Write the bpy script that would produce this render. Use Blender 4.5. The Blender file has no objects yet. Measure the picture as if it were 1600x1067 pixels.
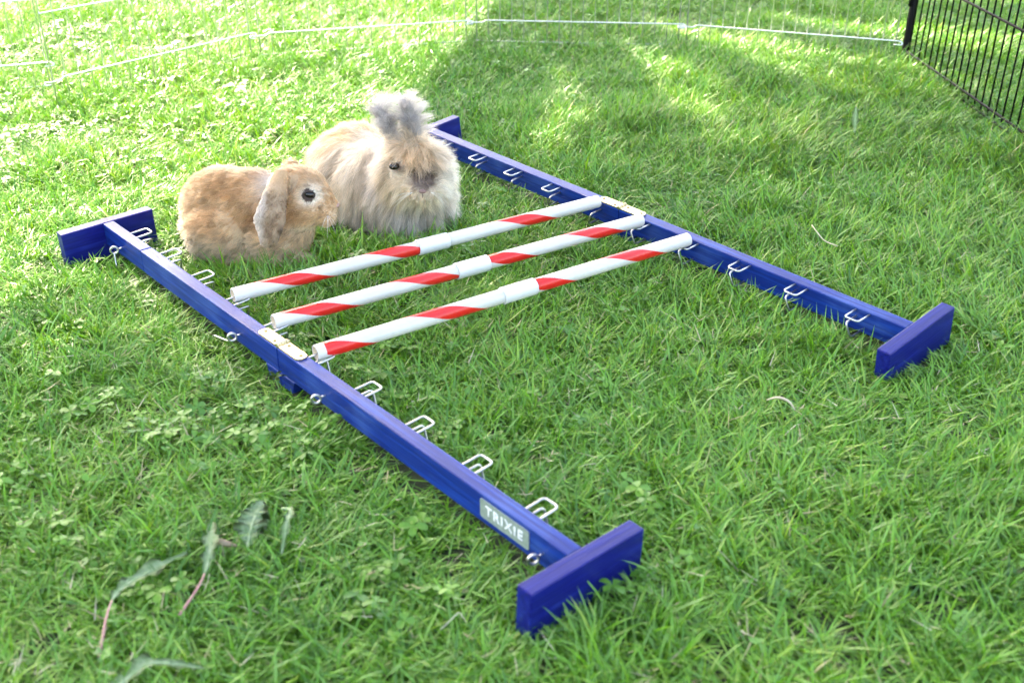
import bpy, bmesh, math, random
import numpy as np
from mathutils import Vector, Matrix, Euler

random.seed(7)
RNG = np.random.default_rng(11)
PI = math.pi
sc = bpy.context.scene

# ------------------------------------------------------------------ camera
CAM = Vector((-0.554, -0.517, 0.703))
YAW, PITCH = 0.7266, 0.5146
FWD = Vector((math.sin(YAW), math.cos(YAW), 0))
RGT = Vector((math.cos(YAW), -math.sin(YAW), 0))
cd = bpy.data.cameras.new('camera')
cd.lens = 37.89
cd.sensor_width = 36.0
cd.clip_start = 0.02
cd.clip_end = 500
cd.dof.use_dof = True
cd.dof.focus_distance = 1.66
cd.dof.aperture_fstop = 6.3
cam = bpy.data.objects.new('camera', cd)
sc.collection.objects.link(cam)
cam.location = CAM
cam.rotation_euler = (PI / 2 - PITCH, 0, -YAW)
sc.camera = cam

# ------------------------------------------------------------------ light
SUN_AZ_XY = Vector((0.10, 0.995))       # horizontal direction towards the sun
SUN_EL = math.radians(46)
w = bpy.data.worlds.new('World')
sc.world = w
w.use_nodes = True
wn = w.node_tree
bg = wn.nodes['Background']
sky = wn.nodes.new('ShaderNodeTexSky')
sky.sky_type = 'NISHITA'
sky.sun_disc = False
sky.sun_elevation = SUN_EL
sky.sun_rotation = math.atan2(SUN_AZ_XY.x, SUN_AZ_XY.y)
sky.air_density = 1.0
sky.dust_density = 2.0
wn.links.new(sky.outputs[0], bg.inputs[0])
bg.inputs[1].default_value = 0.15
sl = bpy.data.lights.new('sun', 'SUN')
sl.energy = 3.7
sl.angle = math.radians(0.53)
sl.color = (1.0, 0.95, 0.86)
so = bpy.data.objects.new('sun', sl)
sc.collection.objects.link(so)
sd = Vector((SUN_AZ_XY.x * math.cos(SUN_EL), SUN_AZ_XY.y * math.cos(SUN_EL), math.sin(SUN_EL))).normalized()
so.rotation_euler = sd.to_track_quat('Z', 'Y').to_euler()
so.location = (0, 6, 8)

sc.view_settings.view_transform = 'Standard'
sc.view_settings.look = 'None'
sc.view_settings.gamma = 1.0
sc.view_settings.exposure = 3.0
sc.view_settings.use_white_balance = True
sc.view_settings.white_balance_temperature = 8000
sc.view_settings.white_balance_tint = 13
sc.render.engine = 'CYCLES'
sc.cycles.use_denoising = True
sc.cycles.max_bounces = 7
sc.cycles.transmission_bounces = 6
sc.cycles.adaptive_threshold = 0.02
sc.cycles.transparent_max_bounces = 8

# ------------------------------------------------------------------ helpers
COL = sc.collection


def tag(o, label=None, cat=None, group=None, kind=None):
    if label: o['label'] = label
    if cat: o['category'] = cat
    if group: o['group'] = group
    if kind: o['kind'] = kind
    return o


def link(name, me, mats=None, parent=None, loc=None, rot=None):
    o = bpy.data.objects.new(name, me)
    COL.objects.link(o)
    if mats is not None and me is not None:
        if len(me.materials) == 0:
            for m in (mats if isinstance(mats, (list, tuple)) else [mats]):
                me.materials.append(m)
    if parent: o.parent = parent
    if loc is not None: o.location = loc
    if rot is not None: o.rotation_euler = rot
    return o


def empty(name, loc=(0, 0, 0), rot=(0, 0, 0)):
    o = bpy.data.objects.new(name, None)
    COL.objects.link(o)
    o.location = loc
    o.rotation_euler = rot
    o.empty_display_size = 0.05
    return o


def bm_mesh(bm, name, smooth=False):
    me = bpy.data.meshes.new(name)
    bm.normal_update()
    bm.to_mesh(me)
    bm.free()
    if smooth:
        me.polygons.foreach_set('use_smooth', [True] * len(me.polygons))
    return me


def box_mesh(name, x0, x1, y0, y1, z0, z1, bev=0.0012, seg=2):
    bm = bmesh.new()
    r = bmesh.ops.create_cube(bm, size=1)
    for v in bm.verts:
        v.co = Vector(((x0 + x1) / 2 + v.co.x * (x1 - x0), (y0 + y1) / 2 + v.co.y * (y1 - y0), (z0 + z1) / 2 + v.co.z * (z1 - z0)))
    if bev:
        bmesh.ops.bevel(bm, geom=list(bm.edges), offset=bev, segments=seg, profile=0.5, affect='EDGES')
    return bm_mesh(bm, name)


def tube_into(bm, pts, r, n=8, cap=True, rs=None):
    """sweep a circle along a polyline"""
    pts = [Vector(p) for p in pts]
    rings = []
    prev = None
    for i, p in enumerate(pts):
        if i == 0: t = pts[1] - p
        elif i == len(pts) - 1: t = p - pts[i - 1]
        else: t = (pts[i + 1] - p).normalized() + (p - pts[i - 1]).normalized()
        t.normalize()
        if prev is None:
            a = Vector((0, 0, 1)) if abs(t.z) < 0.9 else Vector((1, 0, 0))
            u = t.cross(a).normalized()
        else:
            u = (prev - t * prev.dot(t)).normalized()
        prev = u
        v = t.cross(u)
        rr = rs[i] if rs else r
        rings.append([bm.verts.new(p + (u * math.cos(2 * PI * k / n) + v * math.sin(2 * PI * k / n)) * rr) for k in range(n)])
    for a, b in zip(rings[:-1], rings[1:]):
        for k in range(n):
            f = bm.faces.new((a[k], a[(k + 1) % n], b[(k + 1) % n], b[k]))
            f.smooth = True
    if cap:
        bm.faces.new(rings[0][::-1]); bm.faces.new(rings[-1])


def tube_mesh(name, pts, r, n=8, rs=None):
    bm = bmesh.new()
    tube_into(bm, pts, r, n, rs=rs)
    bmesh.ops.recalc_face_normals(bm, faces=bm.faces)
    return bm_mesh(bm, name)


def fillet(pts, rad, n=4):
    """round the corners of a polyline"""
    pts = [Vector(p) for p in pts]
    out = [pts[0]]
    for i in range(1, len(pts) - 1):
        a, b, c = pts[i - 1], pts[i], pts[i + 1]
        r = min(rad, (a - b).length * 0.48, (c - b).length * 0.48)
        p0 = b + (a - b).normalized() * r
        p1 = b + (c - b).normalized() * r
        for k in range(n + 1):
            t = k / n
            out.append(p0 * (1 - t) ** 2 + b * 2 * t * (1 - t) + p1 * t * t)
    out.append(pts[-1])
    return out


# ------------------------------------------------------------------ materials
def new_mat(name):
    m = bpy.data.materials.new(name)
    m.use_nodes = True
    nt = m.node_tree
    return m, nt, nt.nodes['Principled BSDF'], nt.nodes['Material Output']


def N(nt, t, **kw):
    n = nt.nodes.new(t)
    for k, v in kw.items():
        if k == 'op': n.operation = v
        elif k.startswith('i_'): n.inputs[int(k[2:])].default_value = v
        else: setattr(n, k, v)
    return n


def ramp(nt, stops, src):
    r = nt.nodes.new('ShaderNodeValToRGB')
    els = r.color_ramp.elements
    while len(els) < len(stops): els.new(0.5)
    for e, (p, c) in zip(els, stops):
        e.position = p
        e.color = (*c, 1) if len(c) == 3 else c
    nt.links.new(src, r.inputs[0])
    return r


def noise(nt, scale, detail=4, rough=0.55, vec=None):
    n = nt.nodes.new('ShaderNodeTexNoise')
    n.inputs['Scale'].default_value = scale
    n.inputs['Detail'].default_value = detail
    n.inputs['Roughness'].default_value = rough
    if vec is not None: nt.links.new(vec, n.inputs['Vector'])
    return n


def mapping(nt, scale, coord='Object'):
    tc = nt.nodes.new('ShaderNodeTexCoord')
    mp = nt.nodes.new('ShaderNodeMapping')
    mp.inputs['Scale'].default_value = scale
    nt.links.new(tc.outputs[coord], mp.inputs[0])
    return mp.outputs[0]


def blue_wood(name, stretch, dark, mid, light, dusty=0.5):
    m, nt, b, out = new_mat(name)
    v = mapping(nt, stretch)
    g = noise(nt, 1.0, 6, 0.6, v)
    r = ramp(nt, [(0.25, dark), (0.5, mid), (0.78, light)], g.outputs[0])
    # pale scuffs rubbed along the grain
    v2 = mapping(nt, tuple(s * 0.55 for s in stretch))
    s2 = noise(nt, 2.2, 8, 0.7, v2)
    s3 = noise(nt, 14, 3, 0.5, mapping(nt, (1, 1, 1)))
    mul = N(nt, 'ShaderNodeMath', op='MULTIPLY')
    nt.links.new(s2.outputs[0], mul.inputs[0]); nt.links.new(s3.outputs[0], mul.inputs[1])
    sr = ramp(nt, [(0.25, (0, 0, 0)), (0.42, (dusty,) * 3)], mul.outputs[0])
    mix = N(nt, 'ShaderNodeMixRGB')
    nt.links.new(sr.outputs[0], mix.inputs[0]); nt.links.new(r.outputs[0], mix.inputs[1])
    mix.inputs[2].default_value = (0.04, 0.11, 0.34, 1)
    nt.links.new(mix.outputs[0], b.inputs['Base Color'])
    rr = ramp(nt, [(0.2, (0.26,) * 3), (0.8, (0.46,) * 3)], s3.outputs[0])
    nt.links.new(rr.outputs[0], b.inputs['Roughness'])
    b.inputs['Specular IOR Level'].default_value = 0.3
    bp = N(nt, 'ShaderNodeBump'); bp.inputs['Strength'].default_value = 0.35; bp.inputs['Distance'].default_value = 0.0012
    nt.links.new(g.outputs[0], bp.inputs['Height']); nt.links.new(bp.outputs[0], b.inputs['Normal'])
    return m


M = {}
M['rail'] = blue_wood('blue_rail_wood', (260, 7, 260), (0.001, 0.009, 0.080), (0.0012, 0.020, 0.165), (0.002, 0.050, 0.30))
M['foot'] = blue_wood('blue_foot_wood', (9, 260, 260), (0.0015, 0.003, 0.065), (0.0025, 0.006, 0.125), (0.005, 0.014, 0.22), 0.18)


def metal(name, col, rough, metallic=1.0, spots=None):
    m, nt, b, out = new_mat(name)
    v = mapping(nt, (1, 1, 1))
    n1 = noise(nt, 220, 4, 0.6, v)
    r = ramp(nt, [(0.3, tuple(c * 0.72 for c in col)), (0.7, col)], n1.outputs[0])
    if spots:
        n2 = noise(nt, 420, 3, 0.6, v)
        r2 = ramp(nt, [(0.62, (0, 0, 0)), (0.70, (0.7,) * 3)], n2.outputs[0])
        mx = N(nt, 'ShaderNodeMixRGB'); nt.links.new(r2.outputs[0], mx.inputs[0]); nt.links.new(r.outputs[0], mx.inputs[1]); mx.inputs[2].default_value = (*spots, 1)
        nt.links.new(mx.outputs[0], b.inputs['Base Color'])
    else:
        nt.links.new(r.outputs[0], b.inputs['Base Color'])
    b.inputs['Metallic'].default_value = metallic
    rr = ramp(nt, [(0.2, (rough * 0.8,) * 3), (0.8, (rough * 1.3,) * 3)], n1.outputs[0])
    nt.links.new(rr.outputs[0], b.inputs['Roughness'])
    return m


M['zinc'] = metal('zinc_wire', (0.62, 0.62, 0.61), 0.34)
M['brass'] = metal('brass_plated', (0.72, 0.60, 0.36), 0.30, 1.0, (0.40, 0.25, 0.08))
M['screw'] = metal('brass_screw', (0.34, 0.25, 0.11), 0.45)
M['penwire'] = metal('pen_wire_zinc', (0.78, 0.80, 0.80), 0.34, 0.85)
M['blackwire'] = metal('black_coated_wire', (0.006, 0.006, 0.007), 0.55, 0.0)
M['blackwire'].node_tree.nodes['Principled BSDF'].inputs['Specular IOR Level'].default_value = 0.12
M['plate'] = metal('name_plate_metal', (0.46, 0.55, 0.50), 0.42, 0.6)
M['letter'] = metal('name_plate_letter', (0.80, 0.82, 0.82), 0.5, 0.0)


def plastic(name, col, stripe=None, phase=0.0, pitch=0.165, band=0.33, x0=0.012, x1=10.0, turn=None):
    """white PVC, with a red tape wound round it as a helix"""
    m, nt, b, out = new_mat(name)
    tc = nt.nodes.new('ShaderNodeTexCoord')
    n1 = noise(nt, 30, 5, 0.6, tc.outputs['Object'])
    white = ramp(nt, [(0.22, (0.42, 0.38, 0.30)), (0.36, tuple(c * 0.93 for c in col)), (0.7, col)], n1.outputs[0])
    b.inputs['Roughness'].default_value = 0.30
    b.inputs['Subsurface Weight'].default_value = 0.0
    src = white.outputs[0]
    if stripe:
        # bore of the white pipe painted cream for its shade and warm bounced light
        ln = N(nt, 'ShaderNodeVectorMath', operation='LENGTH'); mv = N(nt, 'ShaderNodeVectorMath', operation='MULTIPLY')
        nt.links.new(tc.outputs['Object'], mv.inputs[0]); mv.inputs[1].default_value = (0, 1, 1); nt.links.new(mv.outputs[0], ln.inputs[0])
        bo = N(nt, 'ShaderNodeMath', op='LESS_THAN'); nt.links.new(ln.outputs['Value'], bo.inputs[0]); bo.inputs[1].default_value = 0.0079
        cm = N(nt, 'ShaderNodeMixRGB'); nt.links.new(bo.outputs[0], cm.inputs[0]); nt.links.new(src, cm.inputs[1]); cm.inputs[2].default_value = (0.60, 0.47, 0.32, 1)
        src = cm.outputs[0]
        sp = N(nt, 'ShaderNodeSeparateXYZ'); nt.links.new(tc.outputs['Object'], sp.inputs[0])
        ng1 = N(nt, 'ShaderNodeMath', op='MULTIPLY'); nt.links.new(sp.outputs[2], ng1.inputs[0]); ng1.inputs[1].default_value = -1
        ng2 = N(nt, 'ShaderNodeMath', op='MULTIPLY'); nt.links.new(sp.outputs[1], ng2.inputs[0]); ng2.inputs[1].default_value = -1
        at = N(nt, 'ShaderNodeMath', op='ARCTAN2'); nt.links.new(ng1.outputs[0], at.inputs[0]); nt.links.new(ng2.outputs[0], at.inputs[1])
        d1 = N(nt, 'ShaderNodeMath', op='DIVIDE'); nt.links.new(at.outputs[0], d1.inputs[0]); d1.inputs[1].default_value = 2 * PI
        d2 = N(nt, 'ShaderNodeMath', op='DIVIDE'); nt.links.new(sp.outputs[0], d2.inputs[0]); d2.inputs[1].default_value = pitch
        sb = N(nt, 'ShaderNodeMath', op='SUBTRACT'); nt.links.new(d2.outputs[0], sb.inputs[0]); nt.links.new(d1.outputs[0], sb.inputs[1])
        ad = N(nt, 'ShaderNodeMath', op='ADD'); nt.links.new(sb.outputs[0], ad.inputs[0]); ad.inputs[1].default_value = phase - 0.5
        fr = N(nt, 'ShaderNodeMath', op='FRACT'); nt.links.new(ad.outputs[0], fr.inputs[0])
        lt = N(nt, 'ShaderNodeMath', op='LESS_THAN'); nt.links.new(fr.outputs[0], lt.inputs[0]); lt.inputs[1].default_value = band
        ga = N(nt, 'ShaderNodeMath', op='GREATER_THAN'); nt.links.new(sp.outputs[0], ga.inputs[0]); ga.inputs[1].default_value = x0
        gb = N(nt, 'ShaderNodeMath', op='LESS_THAN'); nt.links.new(sp.outputs[0], gb.inputs[0]); gb.inputs[1].default_value = x1
        m1 = N(nt, 'ShaderNodeMath', op='MULTIPLY'); nt.links.new(lt.outputs[0], m1.inputs[0]); nt.links.new(ga.outputs[0], m1.inputs[1])
        if turn is not None:      # the tape makes one turn only
            fl = N(nt, 'ShaderNodeMath', op='FLOOR'); nt.links.new(ad.outputs[0], fl.inputs[0])
            cp = N(nt, 'ShaderNodeMath', op='COMPARE'); nt.links.new(fl.outputs[0], cp.inputs[0]); cp.inputs[1].default_value = turn; cp.inputs[2].default_value = 0.1
            m0 = N(nt, 'ShaderNodeMath', op='MULTIPLY'); nt.links.new(m1.outputs[0], m0.inputs[0]); nt.links.new(cp.outputs[0], m0.inputs[1])
            m1 = m0
        m2 = N(nt, 'ShaderNodeMath', op='MULTIPLY'); nt.links.new(m1.outputs[0], m2.inputs[0]); nt.links.new(gb.outputs[0], m2.inputs[1])
        red = ramp(nt, [(0.3, tuple(c * 0.9 for c in stripe)), (0.7, stripe)], n1.outputs[0])
        mx = N(nt, 'ShaderNodeMixRGB'); nt.links.new(m2.outputs[0], mx.inputs[0]); nt.links.new(src, mx.inputs[1]); nt.links.new(red.outputs[0], mx.inputs[2])
        src = mx.outputs[0]
        bp = N(nt, 'ShaderNodeBump'); bp.inputs['Strength'].default_value = 0.4; bp.inputs['Distance'].default_value = 0.0004
        nt.links.new(m2.outputs[0], bp.inputs['Height']); nt.links.new(bp.outputs[0], b.inputs['Normal'])
    nt.links.new(src, b.inputs['Base Color'])
    return m


WHITE = (0.58, 0.565, 0.53)
RED = (0.68, 0.016, 0.014)
M['sleeve'] = plastic('white_sleeve', (0.61, 0.61, 0.605))


def leaf_mat(name, stops, rough=0.45, trans=0.22, tint_attr='tint', blade_attr='rnd', gloss=0.10):
    """grass / leaf: diffuse + translucent + sheen, colour by blade and by plant"""
    m, nt, b, out = new_mat(name)
    nt.nodes.remove(b)
    a1 = N(nt, 'ShaderNodeAttribute', attribute_name=blade_attr); a1.attribute_type = 'GEOMETRY'
    a2 = N(nt, 'ShaderNodeAttribute', attribute_name=tint_attr); a2.attribute_type = 'INSTANCER'
    ad = N(nt, 'ShaderNodeMath', op='ADD'); nt.links.new(a1.outputs['Fac'], ad.inputs[0]); nt.links.new(a2.outputs['Fac'], ad.inputs[1])
    fr = N(nt, 'ShaderNodeMath', op='FRACT'); nt.links.new(ad.outputs[0], fr.inputs[0])
    r = ramp(nt, stops, fr.outputs[0])
    df = N(nt, 'ShaderNodeBsdfDiffuse'); nt.links.new(r.outputs[0], df.inputs[0])
    tl = N(nt, 'ShaderNodeBsdfTranslucent')
    hs = N(nt, 'ShaderNodeHueSaturation'); hs.inputs['Saturation'].default_value = 1.15; hs.inputs['Value'].default_value = 1.5; hs.inputs['Hue'].default_value = 0.488
    nt.links.new(r.outputs[0], hs.inputs['Color']); nt.links.new(hs.outputs[0], tl.inputs[0])
    mx = N(nt, 'ShaderNodeMixShader'); mx.inputs[0].default_value = trans
    nt.links.new(df.outputs[0], mx.inputs[1]); nt.links.new(tl.outputs[0], mx.inputs[2])
    gl = N(nt, 'ShaderNodeBsdfGlossy'); gl.inputs['Roughness'].default_value = rough; gl.inputs['Color'].default_value = (0.9, 0.95, 0.95, 1)
    fz = N(nt, 'ShaderNodeFresnel'); fz.inputs[0].default_value = 1.42
    am = N(nt, 'ShaderNodeMath', op='MULTIPLY_ADD'); nt.links.new(fz.outputs[0], am.inputs[0]); am.inputs[1].default_value = 0.38; am.inputs[2].default_value = gloss * 0.3
    m2 = N(nt, 'ShaderNodeMixShader'); nt.links.new(am.outputs[0], m2.inputs[0])
    nt.links.new(mx.outputs[0], m2.inputs[1]); nt.links.new(gl.outputs[0], m2.inputs[2])
    nt.links.new(m2.outputs[0], out.inputs[0])
    return m


M['grass'] = leaf_mat('grass_blade', [
    (0.00, (0.026, 0.110, 0.007)), (0.22, (0.068, 0.225, 0.010)), (0.45, (0.125, 0.33, 0.015)),
    (0.66, (0.090, 0.240, 0.030)), (0.86, (0.200, 0.37, 0.026)), (0.955, (0.26, 0.37, 0.07)), (0.985, (0.42, 0.36, 0.18)), (1.0, (0.45, 0.38, 0.22))], 0.36)
M['clover'] = leaf_mat('clover_leaf', [(0.0, (0.050, 0.17, 0.014)), (0.5, (0.085, 0.245, 0.018)), (1.0, (0.13, 0.31, 0.03))], 0.42, 0.3)
M['straw'] = leaf_mat('dry_straw', [(0.0, (0.36, 0.29, 0.15)), (0.6, (0.52, 0.44, 0.27)), (1.0, (0.60, 0.55, 0.40))], 0.5, 0.2)
M['treeleaf'] = leaf_mat('tree_leaf', [(0.0, (0.045, 0.10, 0.02)), (1.0, (0.09, 0.17, 0.03))], 0.45, 0.3)


def soil():
    m, nt, b, out = new_mat('lawn_soil')
    v = mapping(nt, (1, 1, 1))
    n1 = noise(nt, 60, 8, 0.7, v)
    n2 = noise(nt, 9, 4, 0.6, v)
    r1 = ramp(nt, [(0.3, (0.014, 0.017, 0.006)), (0.5, (0.028, 0.034, 0.010)), (0.68, (0.060, 0.054, 0.026))], n1.outputs[0])
    r2 = ramp(nt, [(0.35, (0.018, 0.030, 0.008)), (0.7, (0.040, 0.058, 0.014))], n2.outputs[0])
    mx = N(nt, 'ShaderNodeMixRGB'); mx.inputs[0].default_value = 0.5
    nt.links.new(r1.outputs[0], mx.inputs[1]); nt.links.new(r2.outputs[0], mx.inputs[2])
    nt.links.new(mx.outputs[0], b.inputs['Base Color'])
    b.inputs['Roughness'].default_value = 0.95
    bp = N(nt, 'ShaderNodeBump'); bp.inputs['Strength'].default_value = 0.8; bp.inputs['Distance'].default_value = 0.006
    nt.links.new(n1.outputs[0], bp.inputs['Height']); nt.links.new(bp.outputs[0], b.inputs['Normal'])
    return m


M['soil'] = soil()


def bark():
    m, nt, b, out = new_mat('tree_bark')
    n1 = noise(nt, 1.0, 7, 0.65, mapping(nt, (22, 22, 4)))
    r1 = ramp(nt, [(0.3, (0.05, 0.04, 0.03)), (0.7, (0.16, 0.13, 0.10))], n1.outputs[0])
    nt.links.new(r1.outputs[0], b.inputs['Base Color']); b.inputs['Roughness'].default_value = 0.9
    bp = N(nt, 'ShaderNodeBump'); bp.inputs['Distance'].default_value = 0.02
    nt.links.new(n1.outputs[0], bp.inputs['Height']); nt.links.new(bp.outputs[0], b.inputs['Normal'])
    return m


M['bark'] = bark()


def simple(name, col, rough=0.5, col2=None, scale=80):
    m, nt, b, out = new_mat(name)
    n1 = noise(nt, scale, 4, 0.6, mapping(nt, (1, 1, 1)))
    r1 = ramp(nt, [(0.3, col), (0.7, col2 or tuple(min(1, c * 1.2) for c in col))], n1.outputs[0])
    nt.links.new(r1.outputs[0], b.inputs['Base Color']); b.inputs['Roughness'].default_value = rough
    return m


M['eye'] = simple('rabbit_eye', (0.006, 0.004, 0.003), 0.08)
M['eye'].node_tree.nodes['Principled BSDF'].inputs['Specular IOR Level'].default_value = 0.5
M['eyelid'] = simple('rabbit_eyelid', (0.035, 0.022, 0.018), 0.6)
M['nose'] = simple('rabbit_nose', (0.30, 0.17, 0.13), 0.55, (0.42, 0.26, 0.21), 300)
M['nose_dark'] = simple('rabbit_nose_dark', (0.16, 0.09, 0.075), 0.5, (0.24, 0.14, 0.12), 300)


def fur_mat(name):
    m, nt, b, out = new_mat(name)
    nt.nodes.remove(b)
    a = N(nt, 'ShaderNodeAttribute', attribute_name='furcol')
    df = N(nt, 'ShaderNodeBsdfDiffuse'); nt.links.new(a.outputs['Color'], df.inputs[0])
    hr = N(nt, 'ShaderNodeBsdfHairPrincipled')
    hr.model = 'CHIANG'; hr.parametrization = 'COLOR'
    nt.links.new(a.outputs['Color'], hr.inputs['Color'])
    hr.inputs['Roughness'].default_value = 0.45
    hr.inputs['Radial Roughness'].default_value = 0.6
    hr.inputs['Coat'].default_value = 0.0
    mx = N(nt, 'ShaderNodeMixShader'); mx.inputs[0].default_value = 0.6
    nt.links.new(df.outputs[0], mx.inputs[1]); nt.links.new(hr.outputs[0], mx.inputs[2])
    nt.links.new(mx.outputs[0], out.inputs[0])
    return m


M['fur'] = fur_mat('rabbit_fur')


def skin_mat(name):
    m, nt, b, out = new_mat(name)
    a = N(nt, 'ShaderNodeAttribute', attribute_name='furcol')
    n1 = noise(nt, 250, 4, 0.6, mapping(nt, (1, 1, 1)))
    mx = N(nt, 'ShaderNodeMixRGB', blend_type='MULTIPLY'); mx.inputs[0].default_value = 0.4
    nt.links.new(a.outputs['Color'], mx.inputs[1]); nt.links.new(n1.outputs[0], mx.inputs[2])
    nt.links.new(mx.outputs[0], b.inputs['Base Color']); b.inputs['Roughness'].default_value = 0.9
    return m


M['under'] = skin_mat('rabbit_underfur')

# ------------------------------------------------------------------ ground
bm = bmesh.new()
bmesh.ops.create_grid(bm, x_segments=8, y_segments=8, size=60)
GZ = -0.007
g = link('ground', bm_mesh(bm, 'ground'), M['soil'], None, (0, 0, GZ))
tag(g, 'lawn soil under the grass', 'ground', kind='structure')

# ------------------------------------------------------------------ shade tree (stands outside the picture, its crown shades the lawn)
CC, CR = Vector((1.3, 4.25, 6.9)), Vector((6.4, 2.4, 2.2))
tree = empty('shade_tree', (2.6, 6.6, 0))
tag(tree, 'broad leafy garden tree beyond the pen whose crown shades the lawn and hurdle', 'tree')
bm = bmesh.new()
base = Vector((2.6, 6.6, 0))
fork = Vector((2.2, 6.0, 4.2))
tube_into(bm, [Vector((0, 0, -0.1)), Vector((-0.02, -0.05, 0.6)), Vector((-0.15, -0.25, 2.2)), fork - base], 0.1, 12, rs=[0.30, 0.20, 0.17, 0.14])
for i in range(11):
    a = 2 * PI * i / 11
    e = CC + Vector((math.cos(a) * CR.x * 0.75, math.sin(a) * CR.y * 0.7, random.uniform(-0.8, 1.2)))
    mid = (fork + e) / 2 + Vector((0, 0, 0.35))
    tube_into(bm, [fork - base, mid - base, e - base], 0.05, 8, rs=[0.10, 0.06, 0.015])
link('trunk', bm_mesh(bm, 'trunk'), M['bark'], tree)


def crown_mesh(n):
    u = RNG.normal(size=(n, 3)); u /= np.linalg.norm(u, axis=1)[:, None]
    rad = RNG.random(n) ** 0.4
    # lumpy outline: clusters of leaves round branch tips
    k = 2200
    cu = RNG.normal(size=(k, 3)); cu /= np.linalg.norm(cu, axis=1)[:, None]
    cc = cu * (RNG.random(k) ** 0.34)[:, None]
    idx = RNG.integers(0, k, n)
    P = cc[idx] * np.array(CR) + u * (rad * 0.36)[:, None]
    ca, sa = math.cos(-0.14), math.sin(-0.14)
    P = np.stack([P[:, 0] * ca - P[:, 1] * sa, P[:, 0] * sa + P[:, 1] * ca, P[:, 2]], 1)
    P += np.array(CC) - np.array(tree.location)
    d1 = RNG.normal(size=(n, 3)); d1[:, 2] -= 0.3; d1 /= np.linalg.norm(d1, axis=1)[:, None]
    nrm = RNG.normal(size=(n, 3)) * 0.6; nrm[:, 2] += 1
    d2 = np.cross(nrm, d1); d2 /= np.linalg.norm(d2, axis=1)[:, None]
    L = RNG.uniform(0.07, 0.12, n)[:, None]; W = L * 0.34
    V = np.stack([P, P + d1 * L * 0.5 + d2 * W, P + d1 * L, P + d1 * L * 0.5 - d2 * W], 1).reshape(-1, 3)
    me = bpy.data.meshes.new('crown')
    F = np.arange(4 * n).reshape(-1, 4)
    me.from_pydata(V.tolist(), [], F.tolist())
    at = me.attributes.new('rnd', 'FLOAT', 'POINT')
    at.data.foreach_set('value', np.repeat(RNG.random(n), 4).astype(np.float32))
    return me


link('crown', crown_mesh(190000), M['treeleaf'], tree)

# ------------------------------------------------------------------ folding rails of the hurdle
S = 1.06
RL, FB, FT, BW, HB, BH = 1.06, 0.146, 0.019, 0.018, 0.047, 0.035   # rail length, foot length/thickness, beam width, foot height, beam height
MID = RL / 2
HOOK_Y = [(0.077, 0.0975), (0.1745, 0.195), (0.272, 0.2925), (0.3695, 0.390), (0.467, 0.4875)]

ring_bm = bmesh.new()
tube_into(ring_bm, [(0.0055 * math.cos(a), 0, 0.0055 * math.sin(a)) for a in [2 * PI * k / 16 for k in range(17)]], 0.0017, 6, cap=False)
RING = bm_mesh(ring_bm, 'screw_eye')


def hook_mesh(sx, near_is_hinge):
    """pair of bent zinc wires standing out of the inner face (x = 0), arms dy apart"""
    dy = 0.0205
    lo, hi = (0.0, dy)
    inn = hi if near_is_hinge else lo      # the arm on the hinge side
    oth = lo if near_is_hinge else hi
    out = 0.026
    bm = bmesh.new()
    z1 = 0.0
    p = fillet([(-0.006 * sx, inn, z1), (out * sx, inn, z1 + 0.002), (out * sx * 1.0, oth, z1 + 0.002), (-0.006 * sx, oth, z1)], 0.0055, 5)
    tube_into(bm, p, 0.00145, 7)
    z2 = -0.009
    q = fillet([(-0.006 * sx, inn + (oth - inn) * 0.08, z2), ((out - 0.002) * sx, inn + (oth - inn) * 0.08, z2 + 0.001),
                ((out - 0.003) * sx, inn + (oth - inn) * 0.45, -0.029), (-0.006 * sx, inn + (oth - inn) * 0.5, -0.029)], 0.006, 5)
    tube_into(bm, q, 0.00145, 7)
    bmesh.ops.recalc_face_normals(bm, faces=bm.faces)
    return bm_mesh(bm, 'hook')


def screw_mesh():
    bm = bmesh.new()
    bmesh.ops.create_cone(bm, cap_ends=True, segments=14, radius1=0.0026, radius2=0.0019, depth=0.0011)
    # slot as a real groove: two halves
    for v in bm.verts: v.co.z += 0.0005
    r = bmesh.ops.create_cube(bm, size=1)
    for v in r['verts']:
        v.co = Vector((v.co.x * 0.0034, v.co.y * 0.0006, 0.0011 + v.co.z * 0.0003))
    return bm_mesh(bm, 'screw')


SCREW = screw_mesh(); SCREW.materials.append(M['screw'])


def hinge_leaf_mesh(y0, y1, round_at_1):
    """brass strip with one rounded end"""
    hw, th = 0.0082, 0.0020
    pts = []
    r = 0.0065
    e, s = (y1, 1) if round_at_1 else (y0, -1)
    f = y0 if round_at_1 else y1
    pts.append((-hw, f)); pts.append((hw, f))
    for k in range(7):
        a = k / 6 * PI / 2
        pts.append((hw - r + r * math.cos(a), e - s * r + s * r * math.sin(a)))
    for k in range(7):
        a = PI / 2 + k / 6 * PI / 2
        pts.append((-hw + r + r * math.cos(a), e - s * r + s * r * math.sin(a)))
    bm = bmesh.new()
    lo = [bm.verts.new((x, y, HB + 0.0003)) for x, y in pts]
    hi = [bm.verts.new((x, y, HB + 0.0003 + th)) for x, y in pts]
    n = len(pts)
    bm.faces.new(lo); bm.faces.new(hi[::-1])
    for k in range(n): bm.faces.new((lo[k], lo[(k + 1) % n], hi[(k + 1) % n], hi[k]))
    bmesh.ops.recalc_face_normals(bm, faces=bm.faces)
    return bm_mesh(bm, 'hinge_leaf')


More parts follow.
